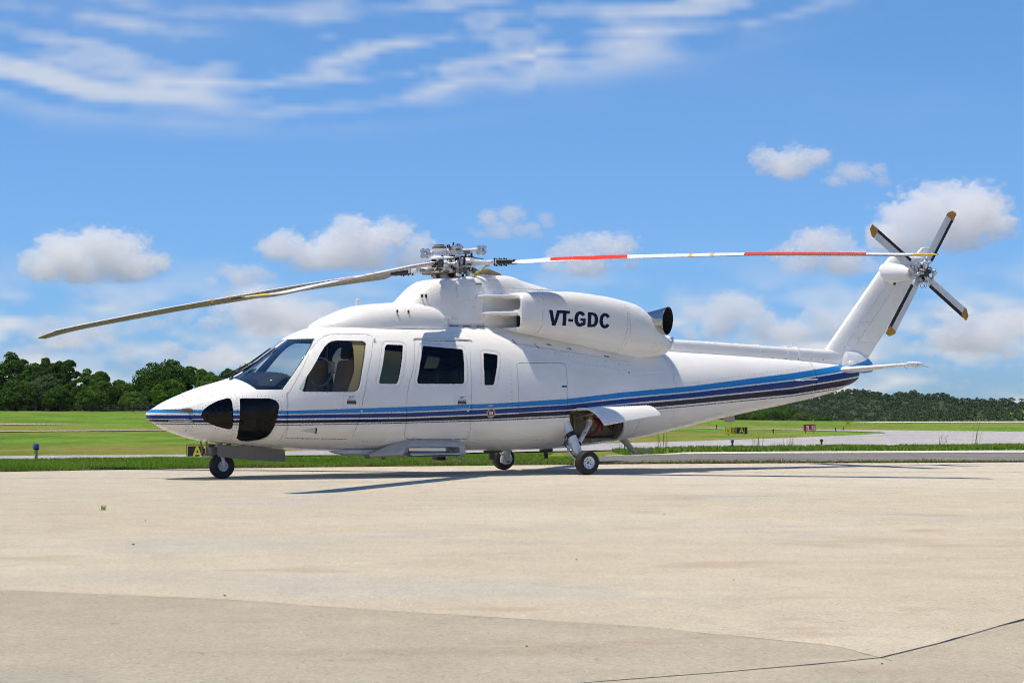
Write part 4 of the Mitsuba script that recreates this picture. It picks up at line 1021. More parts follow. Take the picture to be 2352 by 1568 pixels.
# ------------------------------------------------------------------ fittings on the skin
st = prism(rounded([(1.47, .292), (1.40, .31), (1.13, .475), (1.02, .50), (.30, .495), (.20, .46), (.165, .385), (.20, .31), (.30, .285), (1.30, .278)], .03), .60, .915)
stc = man(rbox(.30, 1.05, .60, 1.1, .32, .405, .02)) + prism(Polygon([(1.12, .41), (1.18, .30), (.9, .30), (.9, .41)]), .78, 1.0)
bev = m3.Manifold.batch_hull([m3.Manifold.sphere(.03, 12).translate(p) for p in ((1.52, .62, .30), (1.2, .70, .44), (1.02, .62, .485), (1.02, .835, .455), (1.36, .76, .31), (.28, .62, .485), (.24, .835, .44), (.22, .84, .32), (.26, .66, .30), (1.25, .86, .33))])
k = hp('boarding_step', bev - stc, 'step_paint'); label(k, 'moulded step housing under the cabin door')
hp('step_tread', cat(rbox(.30, 1.08, .76, .93, .285, .335, .022), rbox(.33, .98, .62, .66, .33, .40, .008)), 'chrome', k)
hp('step_recess', box(.31, 1.03, .605, .625, .33, .40), 'black_plastic', k)
hp('belly_fairing', sloft([(2.06, .36, .345, .03, .35, 2, 2), (1.95, .37, .315, .07, .345, 2, 2), (1.7, .38, .29, .10, .35, 2, 2), (1.45, .38, .285, .11, .35, 2, 2), (1.38, .37, .33, .06, .35, 2, 2)], 20, 40, .45), 'grey_paint')
hp('belly_antenna', prism(Polygon([(1.62, .38), (1.55, .25), (1.49, .25), (1.50, .38)]), .50, .52), 'taupe_paint')
hp('belly_antenna', prism(Polygon([(1.32, .34), (1.315, .235), (1.265, .235), (1.26, .34)]), .50, .53), 'taupe_paint')
hp('belly_antenna', prism(Polygon([(1.80, .38), (1.78, .30), (1.72, .30), (1.71, .38)]), .40, .42), 'taupe_paint')
hp('belly_antenna', cat(box(-.60, -.66, .06, .12, .20, .36), rbox(-.52, -.74, .02, .16, .30, .36, .01)), 'dark_metal')
hp('belly_antenna', cat(tube([(-1.62, -.10, .36), (-1.64, -.10, .20)], [.035, .028], 8), rbox(-1.55, -1.72, -.16, -.04, .30, .36, .01)), 'dark_metal')
k = hp('belly_sensor', tube([(-2.70, .30, .50), (-2.83, .32, .36), (-2.90, .32, .29), (-2.95, .32, .275), (-3.22, .32, .335)], [.055, .042, .032, .024, .018], 8), 'pale_panel'); label(k, 'bent grey antenna under the rear belly')
hp('belly_light', rbox(-.08, -.24, -.75, -.55, .18, .36, .02), 'black_plastic')
hp('belly_strut', tube([(-.16, -.52, .34), (-.22, -.52, .19)], .02, 6), 'gear_paint')
hp('belly_strut', tube([(-.36, -.6, .35), (-.42, -.6, .22), (-.55, -.6, .18)], .018, 6), 'gear_paint')
# door furniture
for X0, X1, par in ((2.094, 1.853, CD), (.456, .208, BD)):
    fr = Polygon([(X1, .941), (X0, .941), (X0, 1.105), (X1, 1.105)]).buffer(.0).buffer(-.02).buffer(.02)
    hp('handle_frame', drape(fr.difference(fr.buffer(-.005)), .0015, .03), 'grey_paint', par)
    xm = (X0 + X1) / 2
    hp('handle', cat(tube([(xm - .058, float(ys(xm, 1.035)) + .004, 1.044), (xm + .058, float(ys(xm, 1.035)) + .004, 1.044)], .012, 8)), 'bare_metal', par)
    hp('handle_recess', drape(Polygon([(xm - .066, .992), (xm + .066, .992), (xm + .066, 1.036), (xm - .066, 1.036)]), .002, .03), 'black_print', par)
    hp('handle_bar', drape(Polygon([(xm - .05, .998), (xm + .05, .998), (xm + .05, 1.008), (xm - .05, 1.008)]), .004, .03), 'brown_metal', par)
    k = lettering('exit_lettering', 'EXIT', .022, xm + .036, 1.073, 0, ys, 'black_print', par, 1.0, True, .0015); label(k, 'small black EXIT lettering above the door handle')
hp('door_stop', rbox(1.535, 1.56, .73, .79, 1.845, 1.885, .008), 'white_satin')
gut = [(.965, 1.865), (.945, 1.886), (.7, 1.889), (.4, 1.888), (.09, 1.881), (.06, 1.862)]
k = hp('rain_gutter', tube([(x, float(ys(x, z)) + .008, z) for x, z in gut], .010, 8), 'grey_paint'); label(k, 'thin rain gutter above the cabin door')
sc = [(2.64, .640), (2.437, .678), (2.414, .602)]
k = hp('air_scoop', drape(Polygon(sc), .003, .03), 'grey_paint'); hp('scoop_mouth', cat(tube([(2.43, float(ys(2.43, .674)) + .004, .674), (2.415, float(ys(2.415, .604)) + .004, .604)], .011, 6)), 'black_print', k)
a = np.linspace(0, 2 * np.pi, 37)[:-1]
emb = lambda r, s=1.0: Polygon([(-.122 + r * math.cos(t), .868 + r * s * math.sin(t)) for t in a])
k = hp('emblem', drape(emb(.068), .0020, .02), 'tan_print', HELI, True); label(k, 'round maroon crest with a tan ring on the stripes')
hp('emblem_field', drape(emb(.050), .0034, .02), 'maroon_print', k, True)
hp('emblem_device', cat(drape(Polygon([(-.100, .895), (-.090, .875), (-.105, .845), (-.120, .850), (-.112, .870), (-.118, .890)]), .0046, .02), drape(Polygon([(-.135, .893), (-.126, .872), (-.130, .848), (-.150, .852), (-.152, .876), (-.146, .890)]), .0046, .02)), 'white_satin', k)
hp('emblem_scroll', drape(Polygon([(-.155, .842), (-.122, .832), (-.09, .842), (-.092, .833), (-.122, .823), (-.153, .833)]), .0046, .02), 'white_satin', k)
hp('emblem_bar', drape(Polygon([(-.07, .978), (-.165, .978), (-.155, .960), (-.08, .960)]), .0018, .03), 'grey_paint', k)
hp('placard', drape(Polygon([(-1.27, 1.255), (-1.36, 1.255), (-1.36, 1.232), (-1.27, 1.232)]), .002, .03), 'black_print')
for x, z in ((1.83, .90), (.24, .90)): hp('lock', lathe([(.001, .006), (.013, .005), (.014, 0)], (x, float(ys(x, z)), z), (0, 1, .1), 12), 'white_satin')
# small fittings on the side aft of the baggage door
for x0, x1, z in ((-2.30, -2.36, 1.475), (-2.395, -2.42, 1.475), (-2.66, -2.71, 1.47), (-2.82, -3.02, 1.468)):
    hp('side_strip', tube([(x0, float(ys(x0, z)) + .003, z), (x1, float(ys(x1, z)) + .003, z)], .007, 6), 'white_satin')
hp('fuel_cap', lathe([(.001, .004), (.012, .004), (.014, 0)], (-2.50, float(ys(-2.5, 1.452)), 1.452), (0, 1, .15), 10), 'dark_metal')
# nose: pitot tubes, wipers
k = hp('pitot_tube', cat(tube([(4.02, float(ys(4.02, .905)) - .01, .905), (4.07, float(ys(4.02, .905)) + .035, .915), (4.16, float(ys(4.02, .905)) + .06, .915)], [.035, .028, .016], 10), tube([(4.14, float(ys(4.02, .905)) + .06, .915), (4.42, float(ys(4.02, .905)) + .06, .915)], [.010, .006], 8)), 'brown_metal'); label(k, 'brown pitot tube on the nose side')
hp('pitot_tube', cat(tube([(4.02, float(ys(4.02, .80)) - .01, .775), (4.07, float(ys(4.02, .8)) + .03, .77), (4.12, float(ys(4.02, .80)) + .04, .77)], [.03, .022, .014], 10), tube([(4.12, float(ys(4.02, .80)) + .04, .77), (4.34, float(ys(4.02, .8)) + .045, .775)], [.008, .005], 8)), 'bare_metal')
hp('pitot_tube', cat(tube([(4.02, -float(ys(4.02, .905)) + .01, .905), (4.10, -float(ys(4.02, .905)) - .05, .912), (4.52, -float(ys(4.02, .905)) - .06, .912)], [.03, .016, .007], 8)), 'black_plastic')
zc_ = lambda X: float(PF[0](X))
for sgn, nm in ((1, 0), (-1, 1)):
    S = lambda x, y, dz: (x, sgn * y, float(PF[0](x)) * 0 + surf_z(x, y) + dz)
    def surf_z(x, y):
        zt, zb, w, z0, nt, nb = sec(x); return float(z0 + (zt - z0) * (1 - min(abs(y) / w, 1) ** nt) ** (1 / nt))
    k = hp('wiper', cat(tube([S(3.36, .16, -.01), S(3.33, .16, .05), S(3.27, .15, .05), S(2.98, .11, .03)], [.014, .014, .011, .008], 8)), 'black_plastic'); label(k, 'black wiper arm lying along the windscreen post' if sgn > 0 else 'far wiper arm')
    hp('wiper_blade', cat(tube([S(3.18, .13, .022), S(2.95, .105, .022), S(2.70, .085, .018)], [.010, .014, .009], 8)), 'rubber', k)
    hp('washer_hose', tube([S(3.12, .14, .03), S(3.115, .15, .075), S(3.07, .15, .085), S(3.03, .13, .04)], .0045, 5), 'black_plastic', k)
    hp('wiper_base', lathe([(.001, .03), (.022, .02), (.026, -.02)], S(3.36, .16, 0), (.3, 0, 1), 12), 'dark_metal', k)
rv = []
def rivet_row(pts, n, r_=.0055):
    ls = LineString(pts)
    for i in range(n):
        X, Z = ls.interpolate(i / (n - 1), normalized=True).coords[0]; y = float(ys(X, Z)); nn_ = body_normal(np.array([[X, y, Z]]))[0]
        o = np.array([X, y, Z]); rv.append(cyl(o - nn_ * .004, o + nn_ * .0016, r_, n=6))


rivet_row([(2.30, 1.145), (2.86, 1.135), (2.90, 1.10)], 9); rivet_row(list(CHIN_WIN.buffer(.028).exterior.coords), 46); rivet_row(list(NOSE_WIN.buffer(.022).exterior.coords), 34)
rivet_row([(3.98, 1.05), (3.985, .60)], 10); rivet_row([(-.60, 1.80), (-1.6, 1.675), (-2.6, 1.555)], 26); rivet_row([(-3.38, 1.60), (-3.36, .75)], 18); rivet_row([(-6.30, 1.62), (-6.36, 1.12)], 9); rivet_row([(-2.77, .92), (-2.79, .50)], 9)
rivet_row([(-.45, 1.62), (-.45, .88)], 14); rivet_row([(1.75, .50), (1.25, .49)], 10); rivet_row([(.0, .49), (-1.3, .49)], 22); rivet_row([(-1.5, 1.60), (-2.3, 1.49)], 12); rivet_row([(-3.5, 1.30), (-6.2, 1.58)], 40)
k = hp('rivets', cat(*rv), 'dark_metal'); label(k, kind='stuff')
label(HELI, 'white twin-engine helicopter with blue stripes parked on the concrete apron', 'helicopter')

# ------------------------------------------------------------------ ground
_dl = [-200, 0, 20, 30., 45, 60, 100, 200, 380, 450, 700, 1200, 2600]; _zl = [0, 0, 0, 0, -.22, -.5, -.62, -.3, .34, .6, .6, -2, -4]
_dr = [-200, 0, 20, 33., 45, 60, 100, 140, 300, 500, 900, 1250, 1330, 1600, 2600]; _zr = [0, 0, 0, 0, -.22, -.5, -.95, -1.2, -2.0, -2.85, -6.0, -8.7, -8.6, 2.0, 4.0]
TL, TR_ = PchipInterpolator(_dl, _zl), PchipInterpolator(_dr, _zr)


def terrain(x, y):
    x = np.asarray(x, float); y = np.asarray(y, float)
    t = np.clip((x / np.maximum(np.abs(y), 5) + .2) / .4, 0, 1); t = t * t * (3 - 2 * t); yy = np.clip(y, -200, 2600)
    return TL(yy) * (1 - t) + TR_(yy) * t


def grid(xs, ys_, zf, skew=None):
    X, Y = np.meshgrid(xs, ys_, indexing='ij')
    if skew is not None: X = X * skew(Y)
    v = np.stack([X, Y, zf(X, Y)], -1).reshape(-1, 3); n = len(ys_)
    i, j = np.meshgrid(np.arange(len(xs) - 1), np.arange(n - 1), indexing='ij')
    a, b, c, d = i * n + j, (i + 1) * n + j, (i + 1) * n + j + 1, i * n + j + 1
    return trimesh.Trimesh(v, np.vstack([np.stack([a.ravel(), b.ravel(), c.ravel()], 1), np.stack([a.ravel(), c.ravel(), d.ravel()], 1)]), process=False)


def grass_col(p, n, uv):
    d = dr.sqrt(p.x * p.x + p.y * p.y)
    big = fbm(p.x * .035, p.y * .018 + 3, 0, 4)
    mid = fbm(p.x * .25, p.y * .10, 1, 4)
    fine = fbm(p.x * 2.2, p.y * 1.1, 2, 3)
    c = mix((.080, .168, .020), (.130, .218, .032), smoothstep(.35, .65, mid))
    c = mix(c, (.180, .190, .052), smoothstep(.50, .70, big) * .7)
    c = mix(c, (.215, .165, .060), smoothstep(.50, .70, fbm(p.x * .05 + 7, p.y * .045, 5, 4)) * .65)
    band = smoothstep(46, 56, p.y - p.x * .35) * (1 - smoothstep(74, 100, p.y - p.x * .35))
    c = mix(c, (.20, .150, .052), band * (.25 + .55 * mid))
    return c * (.58 + .40 * fine)


pr('grass_ground', mikit.proc(grass_col), .95, spec=.02)
xs = np.r_[np.linspace(-2200, -420, 12), np.linspace(-400, -62, 20), np.linspace(-60, 60, 61), np.linspace(62, 400, 20), np.linspace(420, 2200, 12)]
yy = np.r_[np.linspace(-190, 18, 12), np.linspace(20, 130, 75), np.geomspace(133, 2100, 56)]
GND = lambda X, Y: terrain(X, Y) - .03
add('grass_field', grid(xs, yy, GND), 'grass_ground', True)
label('grass_field', 'mown airfield grass stretching away behind the apron', 'grass', kind='structure')

APX = np.array([-40, -12, -7.4, -6.62, -5.3, -3.28, -1.24, .91, 2.89, 8.64, 14, 40]); APY = np.array([19.6, 26.9, 28.05, 28.55, 29.25, 30.05, 30.75, 31.45, 32.0, 32.8, 33.6, 36.5])
apY = PchipInterpolator(APX, APY)


def concrete_tone(k):
    def fn(p, n, uv):
        big = fbm(p.x * .22, p.y * .30, 0, 4)
        streak = fbm(p.x * .16 + p.y * .05, p.y * 1.3 - p.x * .35, 3, 4)
        mott = fbm(p.x * 3.1, p.y * 3.1, 6, 4)
        grain = noise(p.x * 150, p.y * 110, 1) * .55 + noise(p.x * 70, p.y * 55, 4) * .45
        c = mix((.475, .412, .305), (.515, .452, .348), smoothstep(.30, .70, big))
        c = mix(c, (.41, .34, .245), smoothstep(.54, .78, streak) * .22)
        c = mix(c, (.40, .385, .36), smoothstep(.56, .78, fbm(p.x * .45 + 9, p.y * .6, 2, 4)) * .40)
        st = smoothstep(.69, .80, fbm(p.x * .8 + 31, p.y * 1.9 + 4, 8, 4))
        c = mix(c, (.30, .20, .115), st * .26)
        c = mix(c, (.24, .21, .175), smoothstep(.90, .96, noise(p.x * 41, p.y * 29, 9)) * .45)
        c = mix(c, (.66, .63, .58), smoothstep(.94, .975, noise(p.x * 37 + 4, p.y * 25, 5)) * .55)
        c = mix(c, (.515, .465, .390), smoothstep(16, 29, p.y) * .55)
        # dark smears of rubber and oil, long across the apron
        oil = smoothstep(.70, .82, fbm(p.x * .11 + 3, p.y * .9 + 8, 12, 4))
        c = mix(c, (.27, .245, .21), oil * .22)
        return c * (k * (.80 + .16 * mott + .09 * fbm(p.x * 9, p.y * 7, 2, 3) + .34 * (grain - .5)))
    return fn


pr('concrete', {'type': 'rgb', 'value': [.4, .37, .3]}, .85)
scene['concrete'] = {'type': 'twosided', 'inner': {'type': 'bumpmap', 'arbitrary': mikit.proc(lambda p, n, uv: noise(p.x * 90, p.y * 90, 1) * .6 + noise(p.x * 210, p.y * 210, 2) * .4, eps=.003), 'scale': .0022,
                     'nested': {'type': 'principled', 'base_color': mikit.proc(concrete_tone(.85)), 'roughness': .82, 'specular': .25}}}
scene['old_concrete'] = {'type': 'twosided', 'inner': {'type': 'bumpmap', 'arbitrary': mikit.proc(lambda p, n, uv: noise(p.x * 90, p.y * 90, 1) * .6 + noise(p.x * 210, p.y * 210, 2) * .4, eps=.003), 'scale': .0026,
                     'nested': {'type': 'principled', 'base_color': mikit.proc(concrete_tone(.69)), 'roughness': .85, 'specular': .2}}}
pr('joint_fill', mikit.proc(lambda p, n, uv: mix((.020, .018, .016), (.07, .06, .05), fbm(p.x * 9, p.y * 9, 0, 3))), .9)
pr('taxi_concrete', mikit.proc(lambda p, n, uv: mix((.23, .222, .228), (.31, .30, .30), fbm(p.x * .5, p.y * .12, 0, 5)) * (.9 + .2 * noise(p.x * 6, p.y * 3, 1))), .9, spec=.03)
pr('asphalt', mikit.proc(lambda p, n, uv: mix((.105, .10, .098), (.155, .147, .142), fbm(p.x * .7, p.y * .16, 0, 5)) * (.8 + .4 * noise(p.x * 14, p.y * 7, 1))), .95, spec=.02)
pr('pale_concrete', mikit.proc(lambda p, n, uv: mix((.36, .34, .31), (.45, .43, .39), fbm(p.x * .6, p.y * .3, 0, 4))), .9, spec=.03)

# the apron: a bed with slabs on it, split by an irregular open joint and two tight ones
bed = Polygon([(x, apY(x) - .12) for x in np.linspace(-40, 40, 161)] + [(40, -40), (-40, -40)])
rngc = np.random.default_rng(3)


def wobble(pts, amp, step=.12, seed=0):
    ls = LineString(pts); n = max(2, int(ls.length / step)); q = np.array([ls.interpolate(i / n, normalized=True).coords[0] for i in range(n + 1)])
    g = meshkit.fbm(np.c_[q * 1.3, np.full(len(q), seed)], 4, seed) - .5
    d = np.gradient(q, axis=0); d /= np.linalg.norm(d, axis=1, keepdims=True); nrm = np.c_[-d[:, 1], d[:, 0]]
    return q + nrm * (g * 2 * amp)[:, None]


def gp(u, v):
    return ((u - 1176) / 4355 * (.95 * 4355 / (v - 935)), .95 * 4355 / (v - 935))


J1 = [(-6, 4.05), (-1.2, 6.10), (.83, 6.80), (1.7, 7.30), (2.23, 8.36), (5.2, 13.4), (9.5, 21.0), (14, 33.8)]
J1 = [(-46, -27.0), (-9.0, 1.0), (-2.0, 5.45), (.77, 6.80), (1.40, 7.20), (2.21, 8.36), (3.6, 10.4), (6.3, 14.2), (12, 22), (20, 33.5), (23, 39)]
J2 = [(-46, 13.3), (-12, 10.55), (-2.60, 9.85), (-1.45, 9.40), (-.34, 8.72), (.60, 8.20), (1.30, 7.55), (1.37, 7.30), (1.43, 7.12)]
J3 = [(-46, 22.7), (-12, 25.0), (-4.7, 25.55), (-2.3, 25.88), (.4, 26.9), (2.6, 27.7), (7, 27.75), (18, 28.6), (46, 30.6)]
w1 = LineString(wobble(J1, .030, .06, 4)); w2 = LineString(wobble(J2, .02, .1, 7)); w3 = LineString(wobble(J3, .06, .1, 2))
# joint widths vary along the crack
def crack(ls, w0, w1_, seed):
    pts = np.array(ls.coords); d = np.gradient(pts, axis=0); d /= np.linalg.norm(d, axis=1, keepdims=True) + 1e-9; nrm = np.c_[-d[:, 1], d[:, 0]]
    g = meshkit.fbm(np.c_[pts * 2.7, np.full(len(pts), seed)], 4, seed); w = (w0 + (w1_ - w0) * np.clip((g - .3) * 2.2, 0, 1))[:, None] / 2
    return Polygon(np.vstack([pts + nrm * w, (pts - nrm * w)[::-1]])).buffer(0)


gaps = shapely.union_all([crack(w1, .010, .030, 1), crack(w2, .002, .012, 2), crack(w3, .02, .09, 3)])
slabs = bed.difference(gaps)


def poly_sheet(poly, step, zf, fall=None):
    poly = poly.buffer(0); pts = []
    for r in [poly.exterior, *poly.interiors]: pts += list(np.array(r.coords)[:-1])
    x0, y0, x1, y1 = poly.bounds; gx, gy = np.meshgrid(np.arange(x0, x1, step), np.arange(y0, y1, step)); g = np.c_[gx.ravel(), gy.ravel()]
    g = g[shapely.contains_xy(poly.buffer(-step * .3), g[:, 0], g[:, 1])]
    pts = np.vstack([np.array(pts), g]); tri = Delaunay(pts).simplices; c = pts[tri].mean(1)
    tri = tri[shapely.contains_xy(poly, c[:, 0], c[:, 1])]
    a = pts[tri]; cr = (a[:, 1, 0] - a[:, 0, 0]) * (a[:, 2, 1] - a[:, 0, 1]) - (a[:, 1, 1] - a[:, 0, 1]) * (a[:, 2, 0] - a[:, 0, 0])
    tri = np.where((cr < 0)[:, None], tri[:, ::-1], tri)
    return trimesh.Trimesh(np.c_[pts, zf(pts[:, 0], pts[:, 1])], tri, process=False)


add('apron', poly_sheet(bed.buffer(.02), 4.0, lambda X, Y: 0 * X - .018), 'joint_fill', True)
label('apron', 'broad pale concrete apron with irregular joints under the helicopter', 'apron', kind='structure')
for g in sorted([q for q in getattr(slabs, 'geoms', [slabs]) if q.area > 2], key=lambda q: -q.area):
    e = trimesh.creation.extrude_polygon(g.simplify(.003), .016, engine='earcut'); e.apply_translation([0, 0, -.016])
    cx_, cy_ = g.representative_point().coords[0]; old = g.contains(Point(-1.5, 7.6)) or g.contains(Point(3.2, 7.2))
    k = add('apron__slab', e, 'old_concrete' if old else 'concrete', False)
    if old: label(k, 'darker, greyer slab nearest the camera')
# weeds and pebbles on the slab
pr('weed_leaf', (.26, .34, .08), .8)
pr('dry_weed', (.30, .26, .11), .85)
pr('pebble', (.06, .055, .05), .8)


def tuft(x, y, z, n, h, spread, rg, w=.006, lean=.5):
    out = []
    for _ in range(n):
        a = rg.uniform(0, 2 * math.pi); hh = h * rg.uniform(.6, 1.1); l = lean * hh * rg.uniform(.2, 1)
        b = np.array([x + rg.normal(0, spread), y + rg.normal(0, spread), z]); d = np.array([math.cos(a), math.sin(a), 0]); s = np.array([-d[1], d[0], 0]) * w
        t = b + d * l + [0, 0, hh]; m = b + d * l * .35 + [0, 0, hh * .55]
        out.append((np.array([b - s, b + s, m + s * .7, m - s * .7, t]), np.array([[0, 1, 2], [0, 2, 3], [3, 2, 4]])))
    v = np.vstack([o[0] for o in out]); f = np.vstack([o[1] + 5 * i for i, o in enumerate(out)])
    return trimesh.Trimesh(v, f, process=False)


rg = np.random.default_rng(12)
for (u, v, key, text) in ((238, 1171, 'weed', 'small green weed growing from the bare concrete at the left'),):
    x, y = gp(u, v); add('weed', tuft(x, y, 0, 18, .06, .016, rg, .003, .9), 'weed_leaf', False); label('weed', text, 'weed')
for i, (u, v, s) in enumerate(((306, 1251, .022), (334, 1196, .016), (1210, 1484, .010), (1685, 1332, .012), (2026, 1524, .009), (1525, 1181, .014), (1324, 1285, .012), (516, 1368, .014))):
    x, y = gp(u, v); s *= .38; q = trimesh.creation.icosphere(2, s); q.vertices *= np.array([1.2, 1, .7]) * (1 + .25 * (meshkit.noise(q.vertices * 60 + i)[:, None] - .5)); q.apply_translation([x, y, s * .5])
    k = add('pebble', q, 'pebble'); label(k, ['dark pebble on the concrete at the left', 'small pebble behind the left dark one', 'tiny pebble near the bottom middle of the apron', 'small pebble right of the middle of the apron', 'tiny pebble beyond the dark crack at the lower right', 'pebble on the pale concrete below the open wheel door', 'small pebble below the near main wheel', 'pebble on the grey joint at the lower left'][i], 'pebble', 'pebbles lying on the apron')


def strip_poly(key, pts, step, mat, text, off=.012, catg='taxiway', amp=.12, seed=1):
    ring = np.array(pts + [pts[0]]); q = wobble([tuple(a) for a in ring], amp, .5, seed)
    add(key, poly_sheet(Polygon(q).buffer(0), step, lambda X, Y: terrain(X, Y) + off), mat, True); label(key, text, catg, kind='structure')


strip_poly('taxiway', [(-60, 15), (-20, 24), (-12.2, 31.5), (-9.44, 35.9), (-7.31, 41.0), (-5.38, 49.2), (-2.43, 58.5), (2.98, 66.5), (7.01, 76), (14.15, 84.5), (23.85, 91), (45, 101), (90, 118), (90, 210), (62, 196), (49.5, 188), (42.5, 203), (41.0, 207.5), (30.7, 212.5), (10, 209), (10, 205.5), (29.0, 204), (33.6, 192), (35.0, 180), (33.2, 168), (27.2, 149.7), (17.9, 125), (9.14, 102.5), (4.19, 90.6), (-2.93, 74.0), (-7.04, 64.4), (-9.7, 55), (-11.8, 46), (-15, 38), (-24, 29), (-64, 21)], 1.6, 'taxi_concrete', 'pale grey taxiway curving away behind the grass verge')
strip_poly('asphalt_strip', [(1.2, 34), (1.45, 40), (2.05, 44.5), (5.02, 55.5), (9.8, 58.6), (16, 60.2), (40, 64), (40, 37.3), (14, 34.2), (8.64, 33.4), (2.9, 32.6), (1.6, 32.4)], 1.2, 'asphalt', 'dark grey asphalt strip along the right edge of the apron', .008, 'road', .1, 5)
strip_poly('concrete_edging', [(2.3, 46.6), (5.66, 61.6), (11, 65.6), (18.4, 68.8), (42, 74), (42, 64.6), (16, 60.6), (9.8, 59.0), (5.0, 56.0), (2.2, 45.2)], 1.2, 'pale_concrete', 'pale concrete edging beyond the asphalt strip', .014, 'pavement', .08, 6)
strip_poly('far_path', [(-60, 117.5), (-32.8, 118.5), (-24.1, 124.2), (-10, 128), (6, 133), (6, 136.6), (-10, 131.6), (-24.4, 127.6), (-32.8, 122.8), (-60, 121.5)], 2.0, 'taxi_concrete', 'thin pale path crossing the grass at the left', .02, 'path', .2, 8)
strip_poly('farther_path', [(-70, 152), (-41, 154.5), (-36, 158), (-41.5, 158.6), (-70, 157)], 2.0, 'pale_concrete', 'short pale streak of path farther back at the left', .02, 'path', .2, 9)
strip_poly('runway', [(72, 405), (95, 425), (300, 480), (300, 600), (135, 515), (92, 478)], 8.0, 'pale_concrete', 'pale runway line in front of the wooded hill', .05, 'runway', .5, 10)

# ------------------------------------------------------------------ grass blades on the verges
def grass_patch(poly, per_m2, h, w, seed, clumps=.6, edge=None):
    r = np.random.default_rng(seed); x0, y0, x1, y1 = poly.bounds; n = int((x1 - x0) * (y1 - y0) * per_m2)
    p = np.c_[r.uniform(x0, x1, n), r.uniform(y0, y1, n)]; p = p[shapely.contains_xy(poly, p[:, 0], p[:, 1])]
    den = meshkit.fbm(np.c_[p * .9, np.zeros(len(p))], 3, seed); keep = r.random(len(p)) < 1 - clumps * np.clip((.55 - den) * 4, 0, 1); p = p[keep]; den = den[keep]
    n = len(p); z = terrain(p[:, 0], p[:, 1]) - .02; a = r.uniform(0, 2 * np.pi, n); hh = h * (.45 + 1.0 * den) * r.uniform(.55, 1.15, n)
    d = np.c_[np.cos(a), np.sin(a)]; s = np.c_[-d[:, 1], d[:, 0]] * (w * r.uniform(.6, 1.2, n))[:, None]; lean = (hh * r.uniform(.1, .75, n))[:, None]
    b0 = np.c_[p - s, z]; b1 = np.c_[p + s, z]; t = np.c_[p + d * lean, z + hh]
    v = np.stack([b0, b1, t], 1).reshape(-1, 3); f = np.arange(3 * n).reshape(-1, 3)
    return trimesh.Trimesh(v, f, process=False)


def blade_col(p, n, uv):
    t = fbm(p.x * .55, p.y * .35, 0, 3); f = noise(p.x * 9, p.y * 9, 3)
    c = mix((.125, .275, .022), (.205, .35, .036), smoothstep(.3, .7, t)); c = mix(c, (.30, .30, .09), smoothstep(.55, .9, f) * .6); c = mix(c, (.30, .27, .10), smoothstep(.56, .74, fbm(p.x * .8 + 5, p.y * 1.1, 4, 3)) * .6)
    return c


scene['grass_blade'] = {'type': 'principledthin', 'base_color': mikit.proc(blade_col), 'roughness': .6, 'diff_trans': .7, 'spec_trans': 0.0}
scene['dry_blade'] = {'type': 'principledthin', 'base_color': mikit.proc(lambda p, n, uv: mix((.20, .16, .06), (.17, .20, .04), smoothstep(.35, .65, noise(p.x * 3, p.y * 3, 1)))), 'roughness': .7, 'diff_trans': .5, 'spec_trans': 0.0}
edgeL = [(x, float(apY(x)) + .0) for x in np.linspace(-16, 1.6, 40)]
vergeL = Polygon(edgeL + [(2.2, 45), (2.9, 60), (2.6, 65.5), (-2.3, 58.2), (-5.3, 49), (-7.3, 40.9), (-9.5, 35.8), (-12, 31.5), (-15, 28)]).buffer(0)
vergeN = vergeL.intersection(shapely.box(-20, 20, 20, 38)); vergeF = vergeL.intersection(shapely.box(-20, 38, 20, 70))
add('verge_grass', cat(grass_patch(vergeN.buffer(-.15), 1150, .072, .011, 21, .55), grass_patch(vergeF.buffer(-1.6), 160, .055, .028, 22, .3)), 'grass_blade', False)
label('verge_grass', 'long green grass on the verge behind the helicopter', 'grass', kind='stuff')
vergeR = Polygon([(2.6, 47), (5.7, 62.2), (11, 66.4), (18.4, 69.4), (42, 74.6), (42, 99), (23.85, 90.6), (14.15, 84), (7.01, 75.5), (2.98, 66)]).buffer(0)
add('roadside_grass', cat(grass_patch(vergeR.buffer(-.5), 80, .15, .045, 23, .45)), 'grass_blade', False)
label('roadside_grass', 'strip of tall green grass between the taxiway and the pale edging', 'grass', kind='stuff')
ed_ = [(x, float(apY(x)) - .10) for x in np.linspace(-16, 20, 120)]
fr = Polygon(ed_ + [(x, y + .75) for x, y in ed_[::-1]])
add('dry_fringe', cat(grass_patch(fr, 520, .080, .009, 31, .7)), 'dry_blade', False)
label('dry_fringe', 'dry brownish fringe of grass along the apron edge', 'grass', kind='stuff')
# a few tall weeds on the right verge
for i, (x, y, h) in enumerate(((21.2, 86.5, 1.5), (12.3, 84, .8), (10.6, 82, .6), (20.0, 88, .7), (4.0, 66.5, .8), (5.6, 69, .9))):
    k = add('tall_weed', tuft(x, y, float(terrain(x, y)) - .02, 9, h, .12, rg, .016, .35), 'weed_leaf', False)
    label(k, ['tallest weed stalk sticking up on the verge at the right', 'weed stalk on the verge left of the tallest one', 'short weed stalk on the right verge', 'weed beside the tallest stalk', 'weed stalk beyond the open wheel door', 'second weed stalk beyond the open wheel door'][i], 'weed', 'tall weeds on the right verge')

# ------------------------------------------------------------------ signs, lights, fence
pr('sign_black', (.012, .012, .014), .5); pr('sign_yellow', (.80, .66, .02), .45); pr('sign_red', (.42, .012, .022), .45); pr('sign_white', (.80, .80, .80), .5)
pr('post_yellow', (.50, .36, .10), .6); pr('blue_lens', (.01, .05, .30), .12, clearcoat=1.0); pr('fence_grey', (.10, .11, .12), .6)


